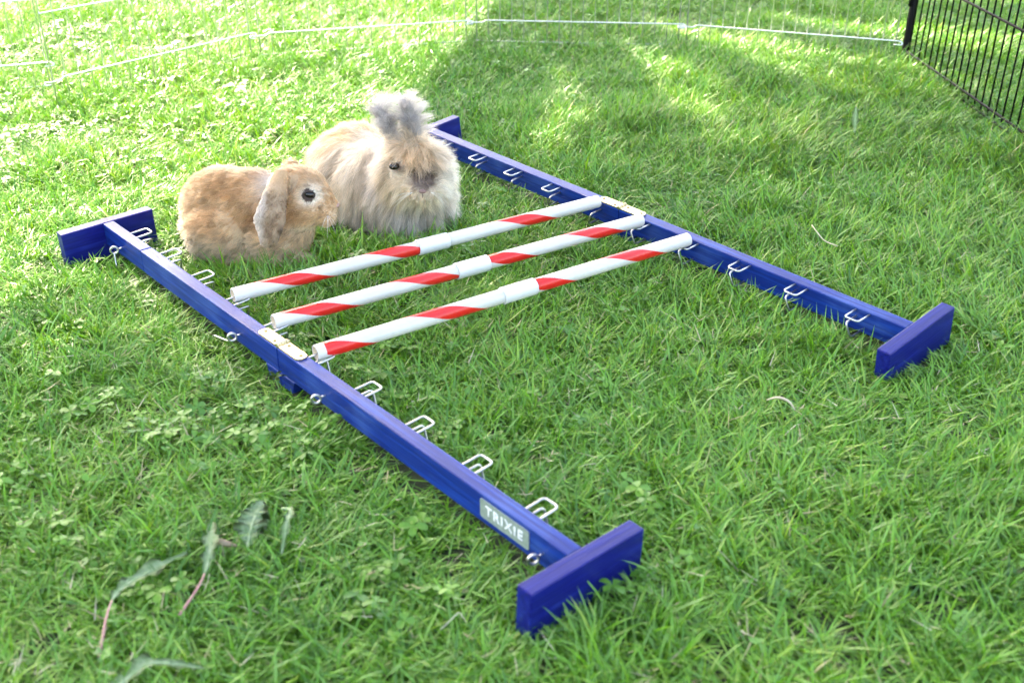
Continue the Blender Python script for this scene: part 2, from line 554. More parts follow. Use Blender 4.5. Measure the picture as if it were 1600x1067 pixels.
def make_rail(label, loc, rot, inner, left):
    root = empty('folding_rail', loc, rot)
    tag(root, label, 'hurdle rail', 'blue folding rails of the rabbit hurdle')
    gap = 0.0006
    zt, zb = HB, HB - BH
    x0, x1 = -BW / 2, BW / 2
    # beams
    link('beam', box_mesh('beam', x0, x1, FT, MID - gap, zb, zt), M['rail'], root)
    if left:
        b2 = link('beam', box_mesh('beam', x0, x1, MID + gap, 0.9095, zb, zt - 0.0003), M['rail'], root)
        link('beam', box_mesh('beam', x0 + 0.0004, x1 - 0.0004, 0.9105, RL - FT, zb, zt), M['rail'], root)
    else:
        link('beam', box_mesh('beam', x0, x1, MID + gap, RL - FT, zb, zt), M['rail'], root)
    # feet
    for y0, dr in ((0.0, 0.036 if left else 0.0), (RL - FT, -0.015 if left else 0.0)):
        me = box_mesh('foot_board', -FB / 2, FB / 2, 0, FT, GZ - 0.021 - 0.002, HB - 0.021 + 0.0004, 0.0014)
        f = link('foot_board', me, M['foot'], root, (0, y0, 0.021), (0, dr, 0))
    # centre blocks, cut slanting
    for s in (-1, 1):
        bm = bmesh.new()
        a0, a1 = MID + s * gap, MID + s * 0.034
        b1 = MID + s * 0.026
        vs = []
        for x in (x0 + 0.0005, x1 - 0.0005):
            vs.append([bm.verts.new((x, a0, zb - 0.0004)), bm.verts.new((x, a1, zb - 0.0004)), bm.verts.new((x, b1, GZ - 0.002)), bm.verts.new((x, a0, GZ - 0.002))])
        bm.faces.new(vs[0]); bm.faces.new(vs[1][::-1])
        for k in range(4): bm.faces.new((vs[0][k], vs[0][(k + 1) % 4], vs[1][(k + 1) % 4], vs[1][k]))
        bmesh.ops.recalc_face_normals(bm, faces=bm.faces)
        bmesh.ops.bevel(bm, geom=list(bm.edges), offset=0.0008, segments=1, affect='EDGES')
        link('centre_block', bm_mesh(bm, 'centre_block'), M['rail'], root)
    # hinge
    hy = MID + 0.001
    hg = link('hinge', hinge_leaf_mesh(hy + 0.0022, hy + 0.048, True), M['brass'], root)
    link('leaf', hinge_leaf_mesh(hy - 0.048, hy - 0.0022, False), M['brass'], hg)
    bm = bmesh.new()
    for k in range(5):
        xa = -0.0085 + k * 0.0034
        tube_into(bm, [(xa + 0.0001, hy, HB + 0.0022), (xa + 0.0033, hy, HB + 0.0022)], 0.0028 if k % 2 else 0.0031, 10)
    tube_into(bm, [(0.0085, hy, HB + 0.0022), (0.0102, hy, HB + 0.0022)], 0.0014, 8)
    bmesh.ops.recalc_face_normals(bm, faces=bm.faces)
    link('knuckle', bm_mesh(bm, 'knuckle'), M['brass'], hg)
    for (sx, sy, rz) in ((0.001, 0.041, 0.4), (-0.0035, 0.012, 1.2), (0.001, -0.041, 2.0), (0.003, -0.011, 0.1)):
        link('screw', SCREW, None, hg, (sx, hy + sy, HB + 0.0023), (0, 0, rz))
    # hooks
    hn, hf = hook_mesh(inner, True), hook_mesh(inner, False)
    sh = 0.0 if left else -0.005
    for a, b in HOOK_Y:
        a, b = a + sh, b - sh
        link('hook', hn, M['zinc'], root, (inner * BW / 2, a, HB - 0.0035))
        link('hook', hf, M['zinc'], root, (inner * BW / 2, RL - b, HB - 0.0035))
    # screw eyes on the outer face
    for y in (0.052, 0.425, 0.622, 0.978):
        e = link('screw_eye', RING, M['zinc'], root, (-inner * (BW / 2 + 0.0125), y, HB - 0.019), (0.0, 0.3, -0.4 * inner))
        link('shank', tube_mesh('shank', [(-inner * (BW / 2 - 0.004), y, HB - 0.019), (-inner * (BW / 2 + 0.007), y, HB - 0.019)], 0.0012, 6), M['zinc'], root)
    # latch wire hanging from the eye beside the hinge
    xo = -inner * (BW / 2 + 0.014)
    lp = fillet([(xo, 0.618, HB - 0.022), (xo - inner * 0.001, 0.630, HB - 0.027), (xo - inner * 0.002, 0.668, HB - 0.034), (xo - inner * 0.001, 0.674, HB - 0.040)], 0.004, 3)
    link('latch_wire', tube_mesh('latch_wire', lp, 0.0012, 6), M['zinc'], root)
    lp = fillet([(xo, 0.976, HB - 0.023), (xo - inner * 0.001, 0.974, HB - 0.032), (xo - inner * 0.004, 0.966, HB - 0.043)], 0.004, 3)
    link('latch_wire', tube_mesh('latch_wire', lp, 0.0012, 6), M['zinc'], root)
    return root


rail_l = make_rail('blue folding wooden rail with small metal name plate, beside the tan lop rabbit', (0, 0, 0), (0, 0.0, 0), 1, True)
ROLL = -0.115
RROT = Euler((0, ROLL, -0.0195))
piv = Vector((0, 0, 0.021))
rloc = Vector((0.6288, 0.0281, -0.0013)) + piv - RROT.to_matrix() @ piv
rail_r = make_rail('blue folding wooden rail without a plate, tilted, ending behind the fluffy rabbit', rloc, RROT, -1, False)

# name plate on the outer face of the left rail
PY0, PY1, PZ0, PZ1 = 0.071, 0.143, HB - 0.0275, HB - 0.0045
px = -BW / 2
bm = bmesh.new()
pts = []
r = 0.003
for cx, cz, a0 in ((PY1 - r, PZ1 - r, 0), (PY0 + r, PZ1 - r, 1), (PY0 + r, PZ0 + r, 2), (PY1 - r, PZ0 + r, 3)):
    for k in range(5):
        a = (a0 + k / 4) * PI / 2
        pts.append((cx + r * math.cos(a), cz + r * math.sin(a)))
lo = [bm.verts.new((px - 0.0002, y, z)) for y, z in pts]
hi = [bm.verts.new((px - 0.0010, y, z)) for y, z in pts]
bm.faces.new(lo); bm.faces.new(hi[::-1])
for k in range(len(pts)): bm.faces.new((lo[k], lo[(k + 1) % len(pts)], hi[(k + 1) % len(pts)], hi[k]))
bmesh.ops.recalc_face_normals(bm, faces=bm.faces)
plate = link('name_plate', bm_mesh(bm, 'name_plate'), M['plate'], rail_l)
fc = bpy.data.curves.new('t', 'FONT')
fc.body = 'TRIXIE'
fc.size = 0.0155
fc.space_character = 1.25
fc.extrude = 0.0002
fc.offset = 0.00035
fc.align_x = 'CENTER'; fc.align_y = 'CENTER'
fo = bpy.data.objects.new('t', fc)
COL.objects.link(fo)
bpy.context.view_layer.update()
tme = bpy.data.meshes.new_from_object(fo.evaluated_get(bpy.context.evaluated_depsgraph_get()))
bpy.data.objects.remove(fo); bpy.data.curves.remove(fc)
# text x -> -y along the beam, text y -> z, facing -x
Mx = Matrix(((0, 0, -1, px - 0.0012), (-1, 0, 0, (PY0 + PY1) / 2), (0, 1, 0, (PZ0 + PZ1) / 2), (0, 0, 0, 1)))
tme.transform(Mx)
tme.materials.clear()
link('lettering', tme, M['letter'], plate)

# ------------------------------------------------------------------ striped poles
def ring_tube(name, length, ro, ri, n=40):
    """hollow pipe along +x from 0"""
    bm = bmesh.new()
    prof = [(0.0, ri), (0.0, ro - 0.0006), (0.0006, ro), (length - 0.0006, ro), (length, ro - 0.0006), (length, ri)]
    rings = []
    for x, rr in prof:
        rings.append([bm.verts.new((x, rr * math.cos(2 * PI * k / n), rr * math.sin(2 * PI * k / n))) for k in range(n)])
    m = len(prof)
    for i in range(m):
        a, b = rings[i], rings[(i + 1) % m]
        for k in range(n):
            f = bm.faces.new((a[k], a[(k + 1) % n], b[(k + 1) % n], b[k])); f.smooth = True
    bmesh.ops.recalc_face_normals(bm, faces=bm.faces)
    me = bm_mesh(bm, name)
    return me


def make_pole(label, a, b, s0, s1, c1, c2, p1=0.163, p2=0.163, single=False):
    """a, b: end points; sleeve between distances s0 and s1 from a; c1, c2: where a red turn faces the front on each half"""
    ph1 = (0.165 + 0.422 - c1 / p1) % 1
    ph2 = (0.165 + 0.422 - (c2 - s1 + 0.002) / p2) % 1
    a, b = Vector(a), Vector(b)
    d = b - a
    Lp = d.length
    root = empty('striped_pole', a)
    q = d.to_track_quat('X', 'Z')
    root.rotation_euler = q.to_euler()
    tag(root, label, 'hurdle pole', 'red and white striped hurdle poles')
    m1 = plastic('striped_pipe', WHITE, RED, ph1, p1, x0=0.011, x1=s0)
    m2 = plastic('striped_pipe', WHITE, RED, ph2, p2, x0=0.0, x1=Lp - s1 - 0.008, turn=math.floor((c2 - s1 + 0.002) / p2 - 0.422 + ph2) if single else None)
    link('pipe', ring_tube('pipe', s1 - 0.004, 0.0100, 0.0078), m1, root)
    link('pipe', ring_tube('pipe', Lp - s1 + 0.002, 0.0100, 0.0078), m2, root, (s1 - 0.002, 0, 0))
    link('sleeve', ring_tube('sleeve', s1 - s0, 0.0117, 0.0100), M['sleeve'], root, (s0, 0, 0))
    return root


PZ = HB + 0.0035
make_pole('striped pole of the three lying closest to the two rabbits', (0.0175, 0.685, PZ), (0.6170, 0.594, PZ), 0.2782, 0.3292, 0.2516, 0.4672, single=True)
make_pole('striped pole in the middle of the three, lying over both brass hinges', (0.0192, 0.584, PZ), (0.6122, 0.497, PZ), 0.2688, 0.3211, 0.2260, 0.5090)
make_pole('striped pole of the three farthest from the rabbits', (0.0164, 0.482, PZ), (0.6103, 0.402, PZ), 0.2696, 0.3225, 0.1850, 0.4960)

# ------------------------------------------------------------------ wire pens
LEVELS = [0.006, 0.058, 0.195, 0.335, 0.475, 0.60]


def pen_panel(label, a, b, mat, group, name='pen_fence', r=0.0014, rh=0.0017, step=0.031, loops=True, levels=LEVELS):
    a = Vector((a[0], a[1], 0)); b = Vector((b[0], b[1], 0))
    d = b - a
    L = d.length
    root = empty(name, a, (0, 0, math.atan2(d.y, d.x)))
    tag(root, label, 'wire panel', group)
    n = int(round(L / step))
    H = levels[-1] + 0.004
    vm = tube_mesh('upright_wire', [(0, 0, -0.01), (0, 0, H)], r, 6)
    for k in range(n + 1):
        x = 0.006 + (L - 0.012) * k / n
        thick = k in (0, n)
        o = link('upright_wire', vm, mat, root, (x, 0, 0), (RNG.normal() * 0.004, RNG.normal() * 0.006, 0))
        if thick: o.scale = (1.35, 1.35, 1)
    y = -(r + rh) * 0.96
    for i, z in enumerate(levels):
        if loops and 0 < i < len(levels) - 1 and i % 2 == 1:
            # the ends of the cross wire are bent into small loops that catch the next panel
            p = [(-0.002, y - 0.004, z - 0.010), (-0.016, y - 0.004, z - 0.010), (-0.016, y - 0.002, z - 0.004), (0.002, y, z - 0.006), (0.022, y, z - 0.006), (0.03, y, z),
                 (L + 0.004, y, z), (L + 0.010, y - 0.002, z - 0.003), (L + 0.010, y - 0.004, z - 0.008), (L - 0.010, y - 0.004, z - 0.008)]
            p = fillet(p, 0.004, 3)
        else:
            p = [(0.004, y, z), (L * 0.5, y, z + RNG.normal() * 0.001), (L - 0.004, y, z)]
        link('cross_wire', tube_mesh('cross_wire', p, rh, 6), mat, root)
    return root


GP = 'silver wire panels of the rabbit pen'
pen_panel('silver wire pen panel next to the black corner post', (1.617, 1.265), (1.868, 0.814), M['penwire'], GP)
pen_panel('silver wire pen panel second from the black corner post', (1.247, 1.656), (1.612, 1.272), M['penwire'], GP)
pen_panel('silver wire pen panel third from the black corner post', (0.754, 1.900), (1.232, 1.662), M['penwire'], GP)
pen_panel('silver wire pen panel fourth from the black corner post', (0.221, 1.838), (0.748, 1.915), M['penwire'], GP)
pen_panel('silver wire pen panel overlapping behind the end of the fourth panel', (-0.225, 2.168), (0.273, 1.980), M['penwire'], GP)
bp = pen_panel('black wire pen panel joined to the black post', (1.918, 0.812), (1.35, 0.104), M['blackwire'], None, 'black_pen_fence', 0.0021, 0.0026, 0.033, False, [0.010, 0.026, 0.200, 0.40, 0.62])
post = empty('pen_post', (1.928, 0.824, 0))
tag(post, 'black metal corner post between silver and black pen panels', 'post')
link('tube', tube_mesh('tube', [(0, 0, -0.03), (0, 0, 0.012), (0, 0, 0.66)], 0.0085, 16, rs=[0.006, 0.0085, 0.0085]), M['blackwire'], post)
link('cap', tube_mesh('cap', [(0, 0, 0.66), (0, 0, 0.672)], 0.010, 16), M['blackwire'], post)
bm = bmesh.new()
for z in (0.13, 0.42):
    tube_into(bm, [(-0.012, 0.002, z), (-0.012, 0.002, z + 0.03)], 0.004, 10)
link('clip', bm_mesh(bm, 'clip'), M['blackwire'], post)

# ------------------------------------------------------------------ rabbits
RROTZ = -YAW


def ellipsoids_mesh(name, parts, voxel=0.0032, smooth=14):
    bm = bmesh.new()
    for c, r, *rest in parts:
        res = bmesh.ops.create_icosphere(bm, subdivisions=3, radius=1.0)
        R = Euler(rest[0]).to_matrix() if rest else Matrix.Identity(3)
        for v in res['verts']:
            p = Vector((v.co.x * r[0], v.co.y * r[1], v.co.z * r[2]))
            v.co = R @ p + Vector(c)
    me = bm_mesh(bm, name)
    o = bpy.data.objects.new('tmp', me)
    COL.objects.link(o)
    m = o.modifiers.new('r', 'REMESH'); m.mode = 'VOXEL'; m.voxel_size = voxel
    m2 = o.modifiers.new('s', 'SMOOTH'); m2.factor = 0.5; m2.iterations = smooth
    bpy.context.view_layer.update()
    out = bpy.data.meshes.new_from_object(o.evaluated_get(bpy.context.evaluated_depsgraph_get()))
    bpy.data.objects.remove(o); bpy.data.meshes.remove(me)
    out.name = name
    out.polygons.foreach_set('use_smooth', [True] * len(out.polygons))
    return out


def chain(path, half, thick, yaw=0.0, n=9):
    """flat ear: overlapping flattened ellipsoids along a path; half = half widths"""
    path = [Vector(p) for p in path]
    out = []
    m = len(path) - 1
    for k in range(n):
        t = k / (n - 1) * m
        i = min(int(t), m - 1); f = t - i
        p = path[i].lerp(path[i + 1], f)
        h = half[i] * (1 - f) + half[i + 1] * f
        out.append((tuple(p), (h, thick, h * 0.8), (0, 0, yaw)))
    return out


def mesh_arrays(me):
    me.calc_loop_triangles()
    nv = len(me.vertices)
    V = np.empty(nv * 3, np.float32); me.vertices.foreach_get('co', V); V = V.reshape(-1, 3)
    Nn = np.empty(nv * 3, np.float32); me.vertices.foreach_get('normal', Nn); Nn = Nn.reshape(-1, 3)
    T = np.empty(len(me.loop_triangles) * 3, np.int32); me.loop_triangles.foreach_get('vertices', T); T = T.reshape(-1, 3)
    return V.astype(np.float64), Nn.astype(np.float64), T


def unit(a):
    return a / np.maximum(np.linalg.norm(a, axis=-1, keepdims=True), 1e-9)


def vnoise(P, scale, seed):
    """smooth value noise in 3D"""
    Q = P * scale + seed * 17.31
    i = np.floor(Q).astype(np.int64); f = Q - i
    f = f * f * (3 - 2 * f)

    def h(ix, iy, iz):
        n = (ix * 374761393 + iy * 668265263 + iz * 2147483647 + seed * 1274126177) & 0xffffffff
        n = ((n ^ (n >> 13)) * 1274126177) & 0xffffffff
        return ((n ^ (n >> 16)) & 0xffff) / 65535.0
    r = 0
    for dx in (0, 1):
        for dy in (0, 1):
            for dz in (0, 1):
                wgt = (f[:, 0] if dx else 1 - f[:, 0]) * (f[:, 1] if dy else 1 - f[:, 1]) * (f[:, 2] if dz else 1 - f[:, 2])
                r = r + wgt * h(i[:, 0] + dx, i[:, 1] + dy, i[:, 2] + dz)
    return r


def sstep(a, b, x):
    t = np.clip((x - a) / (b - a), 0, 1)
    return t * t * (3 - 2 * t)


def blob(P, c, r):
    d = (P - np.array(c)) / np.array(r)
    return np.exp(-(d ** 2).sum(1))


def lerpc(A, B, wgt):
    return A * (1 - wgt[:, None]) + np.array(B)[None] * wgt[:, None]


def grow_fur(parent, me, n, npts, length_fn, dir_fn, col_fn, radius, clumps, clump_amt, droop, jitter, seed):
    rng = np.random.default_rng(seed)
    V, Nn, T = mesh_arrays(me)
    a = V[T[:, 0]]; b = V[T[:, 1]]; c = V[T[:, 2]]
    area = np.linalg.norm(np.cross(b - a, c - a), axis=1)
    ti = rng.choice(len(T), n, p=area / area.sum())
    u, v = rng.random(n), rng.random(n)
    fl = u + v > 1; u[fl] = 1 - u[fl]; v[fl] = 1 - v[fl]
    wts = np.stack([1 - u - v, u, v], 1)
    P = (V[T[ti]] * wts[..., None]).sum(1)
    NN = unit((Nn[T[ti]] * wts[..., None]).sum(1))
    L = length_fn(P, NN) * rng.uniform(0.72, 1.12, n)
    keep = L > 0.0008
    P, NN, L = P[keep], NN[keep], L[keep]
    n = len(P)
    D = unit(dir_fn(P, NN) + rng.normal(size=(n, 3)) * jitter)
    Cc = col_fn(P, NN)
    # strands lean to a clump leader
    k = clumps
    lead = rng.choice(n, k, replace=False)
    own = np.empty(n, np.int64)
    LP = P[lead]
    for s in range(0, n, 4000):
        d2 = ((P[s:s + 4000, None, :] - LP[None]) ** 2).sum(2)
        own[s:s + 4000] = lead[d2.argmin(1)]
    t = np.linspace(0, 1, npts)
    G = np.array([0, 0, -1.0])

    def path(P, D, L, dr):
        X = P[:, None] + L[:, None, None] * (t[None, :, None] * D[:, None] + (t ** 2)[None, :, None] * dr[:, None, None] * G)
        return X
    dr = droop * rng.uniform(0.6, 1.4, n) * np.clip(L / 0.02, 0.2, 1.5)
    X = path(P, D, L, dr)
    Xl = path(P[own], D[own], L, dr[own])
    ca = clump_amt * rng.uniform(0.4, 1.0, n)
    X = X + (Xl - X) * (ca[:, None] * (t ** 1.3)[None])[..., None]
    # small waves
    wv = rng.normal(size=(n, 1, 3)) * (0.05 * L)[:, None, None] * np.sin(t * PI * 1.5)[None, :, None]
    X = X + wv
    hc = bpy.data.hair_curves.new('fur')
    hc.add_curves([npts] * n)
    hc.attributes['position'].data.foreach_set('vector', X.astype(np.float32).ravel())
    ra = hc.attributes.get('radius') or hc.attributes.new('radius', 'FLOAT', 'POINT')
    rad = radius * rng.uniform(0.7, 1.3, n)[:, None] * (1 - 0.85 * t ** 1.5)[None]
    ra.data.foreach_set('value', rad.astype(np.float32).ravel())
    # each strand a little lighter or darker than its neighbours; the leaders' tint shared in a clump
    tint = rng.normal(0, 0.13, n) + rng.normal(0, 0.19, n)[own % n]
    tint = np.clip(tint, -0.32, 0.4)
    col = np.clip(Cc * (1 + tint)[:, None], 0.01, 0.95) ** 1.25
    ca_ = hc.attributes.new('furcol', 'FLOAT_COLOR', 'CURVE')
    c4 = np.concatenate([col, np.ones((n, 1))], 1).astype(np.float32)
    ca_.data.foreach_set('color', c4.ravel())
    hc.materials.append(M['fur'])
    o = bpy.data.objects.new('fur', hc)
    COL.objects.link(o)
    o.parent = parent
    return o


def paint_under(me, col_fn):
    V, Nn, T = mesh_arrays(me)
    col = col_fn(V, Nn)
    at = me.color_attributes.new('furcol', 'FLOAT_COLOR', 'POINT')
    at.data.foreach_set('color', np.concatenate([col, np.ones((len(V), 1))], 1).astype(np.float32).ravel())


def ball(name, c, r, mat, parent, scale=(1, 1, 1), rot=(0, 0, 0)):
    bm = bmesh.new()
    bmesh.ops.create_icosphere(bm, subdivisions=3, radius=r)
    return link(name, bm_mesh(bm, name, True), mat, parent, c, rot), None


# ---- tan lop rabbit: local x = to its nose side, y = away from the hurdle, z = up
LOP = Vector((0.0, 0.0, 0.0))


def ground_at(px_, py_):
    """ground point seen at a pixel of the 1600 x 1067 photograph"""
    f = 1684.05
    fw = Vector((math.sin(YAW) * math.cos(PITCH), math.cos(YAW) * math.cos(PITCH), -math.sin(PITCH)))
    up = RGT.cross(fw)
    d = fw + RGT * ((px_ - 800) / f) - up * ((py_ - 533.5) / f)
    t = (GZ - CAM.z) / d.z
    return CAM + d * t


lop_loc = ground_at(392, 394)
lop = empty('lop_rabbit', lop_loc, (0, 0, RROTZ))
tag(lop, 'small tan lop-eared rabbit crouching in profile on the grass', 'rabbit')
EAR_N = [(0.074, -0.058, 0.150), (0.067, -0.083, 0.126), (0.058, -0.093, 0.094), (0.054, -0.094, 0.062)]
EAR_F = [(0.082, -0.006, 0.146), (0.078, 0.014, 0.117), (0.070, 0.022, 0.08)]
lop_parts = [
    ((-0.028, 0.026, 0.064), (0.072, 0.056, 0.066)),
    ((0.010, 0.014, 0.066), (0.072, 0.056, 0.064)),
    ((-0.036, -0.026, 0.043), (0.050, 0.034, 0.044)),
    ((0.062, -0.018, 0.050), (0.045, 0.046, 0.050)),
    ((0.050, -0.042, 0.038), (0.040, 0.026, 0.038)),
    ((0.078, -0.018, 0.084), (0.030, 0.030, 0.036)),
    ((0.092, -0.034, 0.114), (0.040, 0.034, 0.037)),
    ((0.105, -0.038, 0.112), (0.034, 0.031, 0.035)),
    ((0.100, -0.044, 0.092), (0.035, 0.032, 0.029)),
    ((0.127, -0.043, 0.092), (0.021, 0.022, 0.022)),
    ((0.121, -0.040, 0.108), (0.024, 0.020, 0.022)),
    ((0.135, -0.050, 0.083), (0.014, 0.015, 0.014)),
    ((0.140, -0.043, 0.096), (0.011, 0.012, 0.012)),
    ((0.048, -0.070, 0.010), (0.022, 0.012, 0.011)),
    ((0.092, -0.050, 0.010), (0.026, 0.012, 0.011)),
    ((-0.015, -0.044, 0.009), (0.042, 0.014, 0.011)),
    ((-0.094, 0.040, 0.028), (0.018, 0.018, 0.018)),
] + chain(EAR_N, [0.012, 0.0185, 0.0245, 0.0145], 0.0052, 0.05, 13) + chain(EAR_F, [0.010, 0.015, 0.014], 0.0045, 0.2)
lop_me = ellipsoids_mesh('body', lop_parts, 0.0028, 6)


def ear_w(P):
    d = np.full(len(P), 9.0)
    for a, b in zip(EAR_N[:-1], EAR_N[1:]):
        a, b = np.array(a), np.array(b)
        t = np.clip(((P - a) @ (b - a)) / ((b - a) @ (b - a)), 0, 1)
        d = np.minimum(d, np.linalg.norm((P - (a + t[:, None] * (b - a))) * np.array([0.26, 0.62, 0.45]), axis=1))
    return 1 - sstep(0.006, 0.010, d)


LOP_EYE = np.array([0.1130, -0.0665, 0.1215])


def lop_head(P):
    return np.clip(blob(P, (0.106, -0.039, 0.104), (0.046, 0.040, 0.046)) * 2.2 - 0.25, 0, 1)


def lop_col(P, Nn):
    n1 = vnoise(P, 45, 3); n2 = vnoise(P, 130, 5)
    C = np.tile(np.array([0.50, 0.28, 0.135]), (len(P), 1))
    C = lerpc(C, (0.60, 0.385, 0.21), sstep(0.35, 0.75, n1) * 0.8)
    C = lerpc(C, (0.42, 0.24, 0.12), sstep(0.55, 0.85, n2) * 0.45)
    C = lerpc(C, (0.72, 0.56, 0.38), sstep(0.075, 0.02, P[:, 2]) * 0.75)          # pale belly
    h = lop_head(P)
    C = lerpc(C, (0.56, 0.37, 0.21), h * 0.5)
    C = lerpc(C, (0.43, 0.28, 0.16), blob(P, (0.118, -0.03, 0.136), (0.025, 0.04, 0.018)) * 0.6)
    C = lerpc(C, (0.80, 0.71, 0.60), np.clip(blob(P, LOP_EYE + np.array([0.004, 0, -0.002]), (0.0165, 0.02, 0.0135)) * 1.35, 0, 0.95))
    C = lerpc(C, (0.66, 0.49, 0.34), blob(P, (0.143, -0.048, 0.082), (0.014, 0.02, 0.014)) * 0.8)
    C = lerpc(C, (0.76, 0.63, 0.48), blob(P, (0.100, -0.05, 0.066), (0.034, 0.04, 0.012)) * 0.9)
    C = lerpc(C, (0.86, 0.79, 0.70), blob(P, (0.048, -0.030, 0.122), (0.020, 0.045, 0.022)) * 1.0)   # pale nape
    C = np.where((np.linalg.norm(P - LOP_EYE, axis=1) < 0.0098)[:, None], np.array([0.07, 0.045, 0.035])[None], C)
    e = ear_w(P)
    ec = np.tile(np.array([0.27, 0.175, 0.11]), (len(P), 1))
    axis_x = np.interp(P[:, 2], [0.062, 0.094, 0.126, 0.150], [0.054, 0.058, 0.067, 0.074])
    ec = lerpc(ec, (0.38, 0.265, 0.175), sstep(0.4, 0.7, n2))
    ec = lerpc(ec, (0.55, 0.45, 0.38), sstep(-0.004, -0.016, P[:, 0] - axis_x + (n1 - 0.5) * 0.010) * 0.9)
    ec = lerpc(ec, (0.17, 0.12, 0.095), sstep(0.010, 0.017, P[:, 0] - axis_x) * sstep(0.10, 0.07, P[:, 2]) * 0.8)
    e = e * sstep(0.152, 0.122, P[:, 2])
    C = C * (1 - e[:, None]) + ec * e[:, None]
    return C


def lop_len(P, Nn):
    L = np.full(len(P), 0.0118)
    L = L + (0.0075 - L) * lop_head(P)
    L = L + (0.0040 - L) * blob(P, (0.143, -0.044, 0.092), (0.022, 0.026, 0.022))
    L = L + (0.0034 - L) * ear_w(P)
    de = np.linalg.norm(P - LOP_EYE, axis=1)
    L = np.where(de < 0.0085, 0.0, np.where(de < 0.013, 0.003, L))
    L = np.where(P[:, 2] < 0.012, L * 0.45, L)
    return L


def lop_dir(P, Nn):
    flow = np.tile(np.array([-0.75, 0.05, -0.35]), (len(P), 1))
    h = lop_head(P)
    flow = lerpc(flow, (-0.7, -0.1, 0.10), h)
    e = ear_w(P)
    flow = lerpc(flow, (-0.25, -0.1, -1.0), e)
    sw = np.stack([vnoise(P, 28, 8) - 0.5, vnoise(P, 28, 9) - 0.5, vnoise(P, 28, 10) - 0.5], 1)
    return Nn * 0.55 + flow * 1.05 + sw * 0.75


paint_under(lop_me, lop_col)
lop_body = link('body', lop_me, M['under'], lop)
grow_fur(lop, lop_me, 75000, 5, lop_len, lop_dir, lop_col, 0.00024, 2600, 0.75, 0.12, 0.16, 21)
eye, _ = ball('eye', LOP_EYE + np.array([0, 0.0045, 0]), 0.0088, M['eye'], lop)
eye.scale = (1.08, 0.75, 0.74)
eye.rotation_euler = (0, 0.12, 0)
bm = bmesh.new()
tube_into(bm, [(0.0088 * math.cos(a), 0, 0.0066 * math.sin(a)) for a in [2 * PI * k / 20 for k in range(21)]], 0.0010, 6, cap=False)
link('eyelid', bm_mesh(bm, 'eyelid'), M['eyelid'], lop, Vector(LOP_EYE) + Vector((0, -0.0005, 0)), (0, 0, 0.25))
bm = bmesh.new()
bmesh.ops.create_icosphere(bm, subdivisions=3, radius=0.0052)
for v in bm.verts: v.co.x *= 0.6; v.co.z *= 0.75
link('nose', bm_mesh(bm, 'nose', True), M['nose'], lop, (0.1495, -0.0440, 0.0965), (0, 0.3, -0.2))

M['whisker'] = simple('whisker', (0.7, 0.66, 0.6), 0.4)
M['mouth'] = simple('mouth_line', (0.09, 0.05, 0.045), 0.7)


def whiskers(parent, pad, dirs, L):
    for d in dirs:
        d = Vector(d).normalized()
        p = [Vector(pad) + d * (L * t) + Vector((0, 0, -0.25 * L * t * t)) for t in (0, 0.25, 0.5, 0.75, 1)]
        link('whisker', tube_mesh('whisker', p, 0.0002, 4, rs=[0.00028, 0.00025, 0.0002, 0.00015, 0.00008]), M['whisker'], parent)


whiskers(lop, (0.137, -0.062, 0.088), [(0.5, -1, 0.25), (0.2, -1, 0.05), (0.45, -1, -0.1), (-0.1, -1, 0.1), (0.1, -1, -0.25)], 0.04)

# ---- long-haired rabbit, facing the hurdle
ang_loc = ground_at(610, 354)
ang = empty('longhaired_rabbit', ang_loc, (0, 0, RROTZ))
tag(ang, 'fluffy cream and grey long-haired rabbit with upright tufted ears', 'rabbit')
AEL = [(0.018, -0.034, 0.158), (0.006, -0.031, 0.188), (-0.006, -0.030, 0.208)]
AER = [(0.052, -0.030, 0.160), (0.045, -0.028, 0.190), (0.037, -0.026, 0.218)]
ang_parts = [
    ((-0.058, 0.085, 0.068), (0.070, 0.070, 0.068)),
    ((-0.022, 0.045, 0.068), (0.072, 0.066, 0.064)),
    ((0.030, -0.005, 0.062), (0.062, 0.052, 0.056)),
    ((0.044, -0.032, 0.095), (0.044, 0.040, 0.045)),
    ((0.048, -0.050, 0.120), (0.043, 0.040, 0.040)),
    ((0.057, -0.070, 0.104), (0.036, 0.028, 0.027)),
    ((0.063, -0.090, 0.104), (0.021, 0.022, 0.020)),
] + chain(AEL, [0.011, 0.014, 0.008], 0.004, 0.3) + chain(AER, [0.012, 0.015, 0.009], 0.004, -0.1)
ang_me = ellipsoids_mesh('body', ang_parts, 0.0030, 9)
ANG_EYE = np.array([0.0205, -0.0850, 0.1375])
MUZ = np.array([0.064, -0.106, 0.108])


def ang_ear(P):
    return sstep(0.160, 0.172, P[:, 2]) * sstep(0.02, -0.005, P[:, 1])


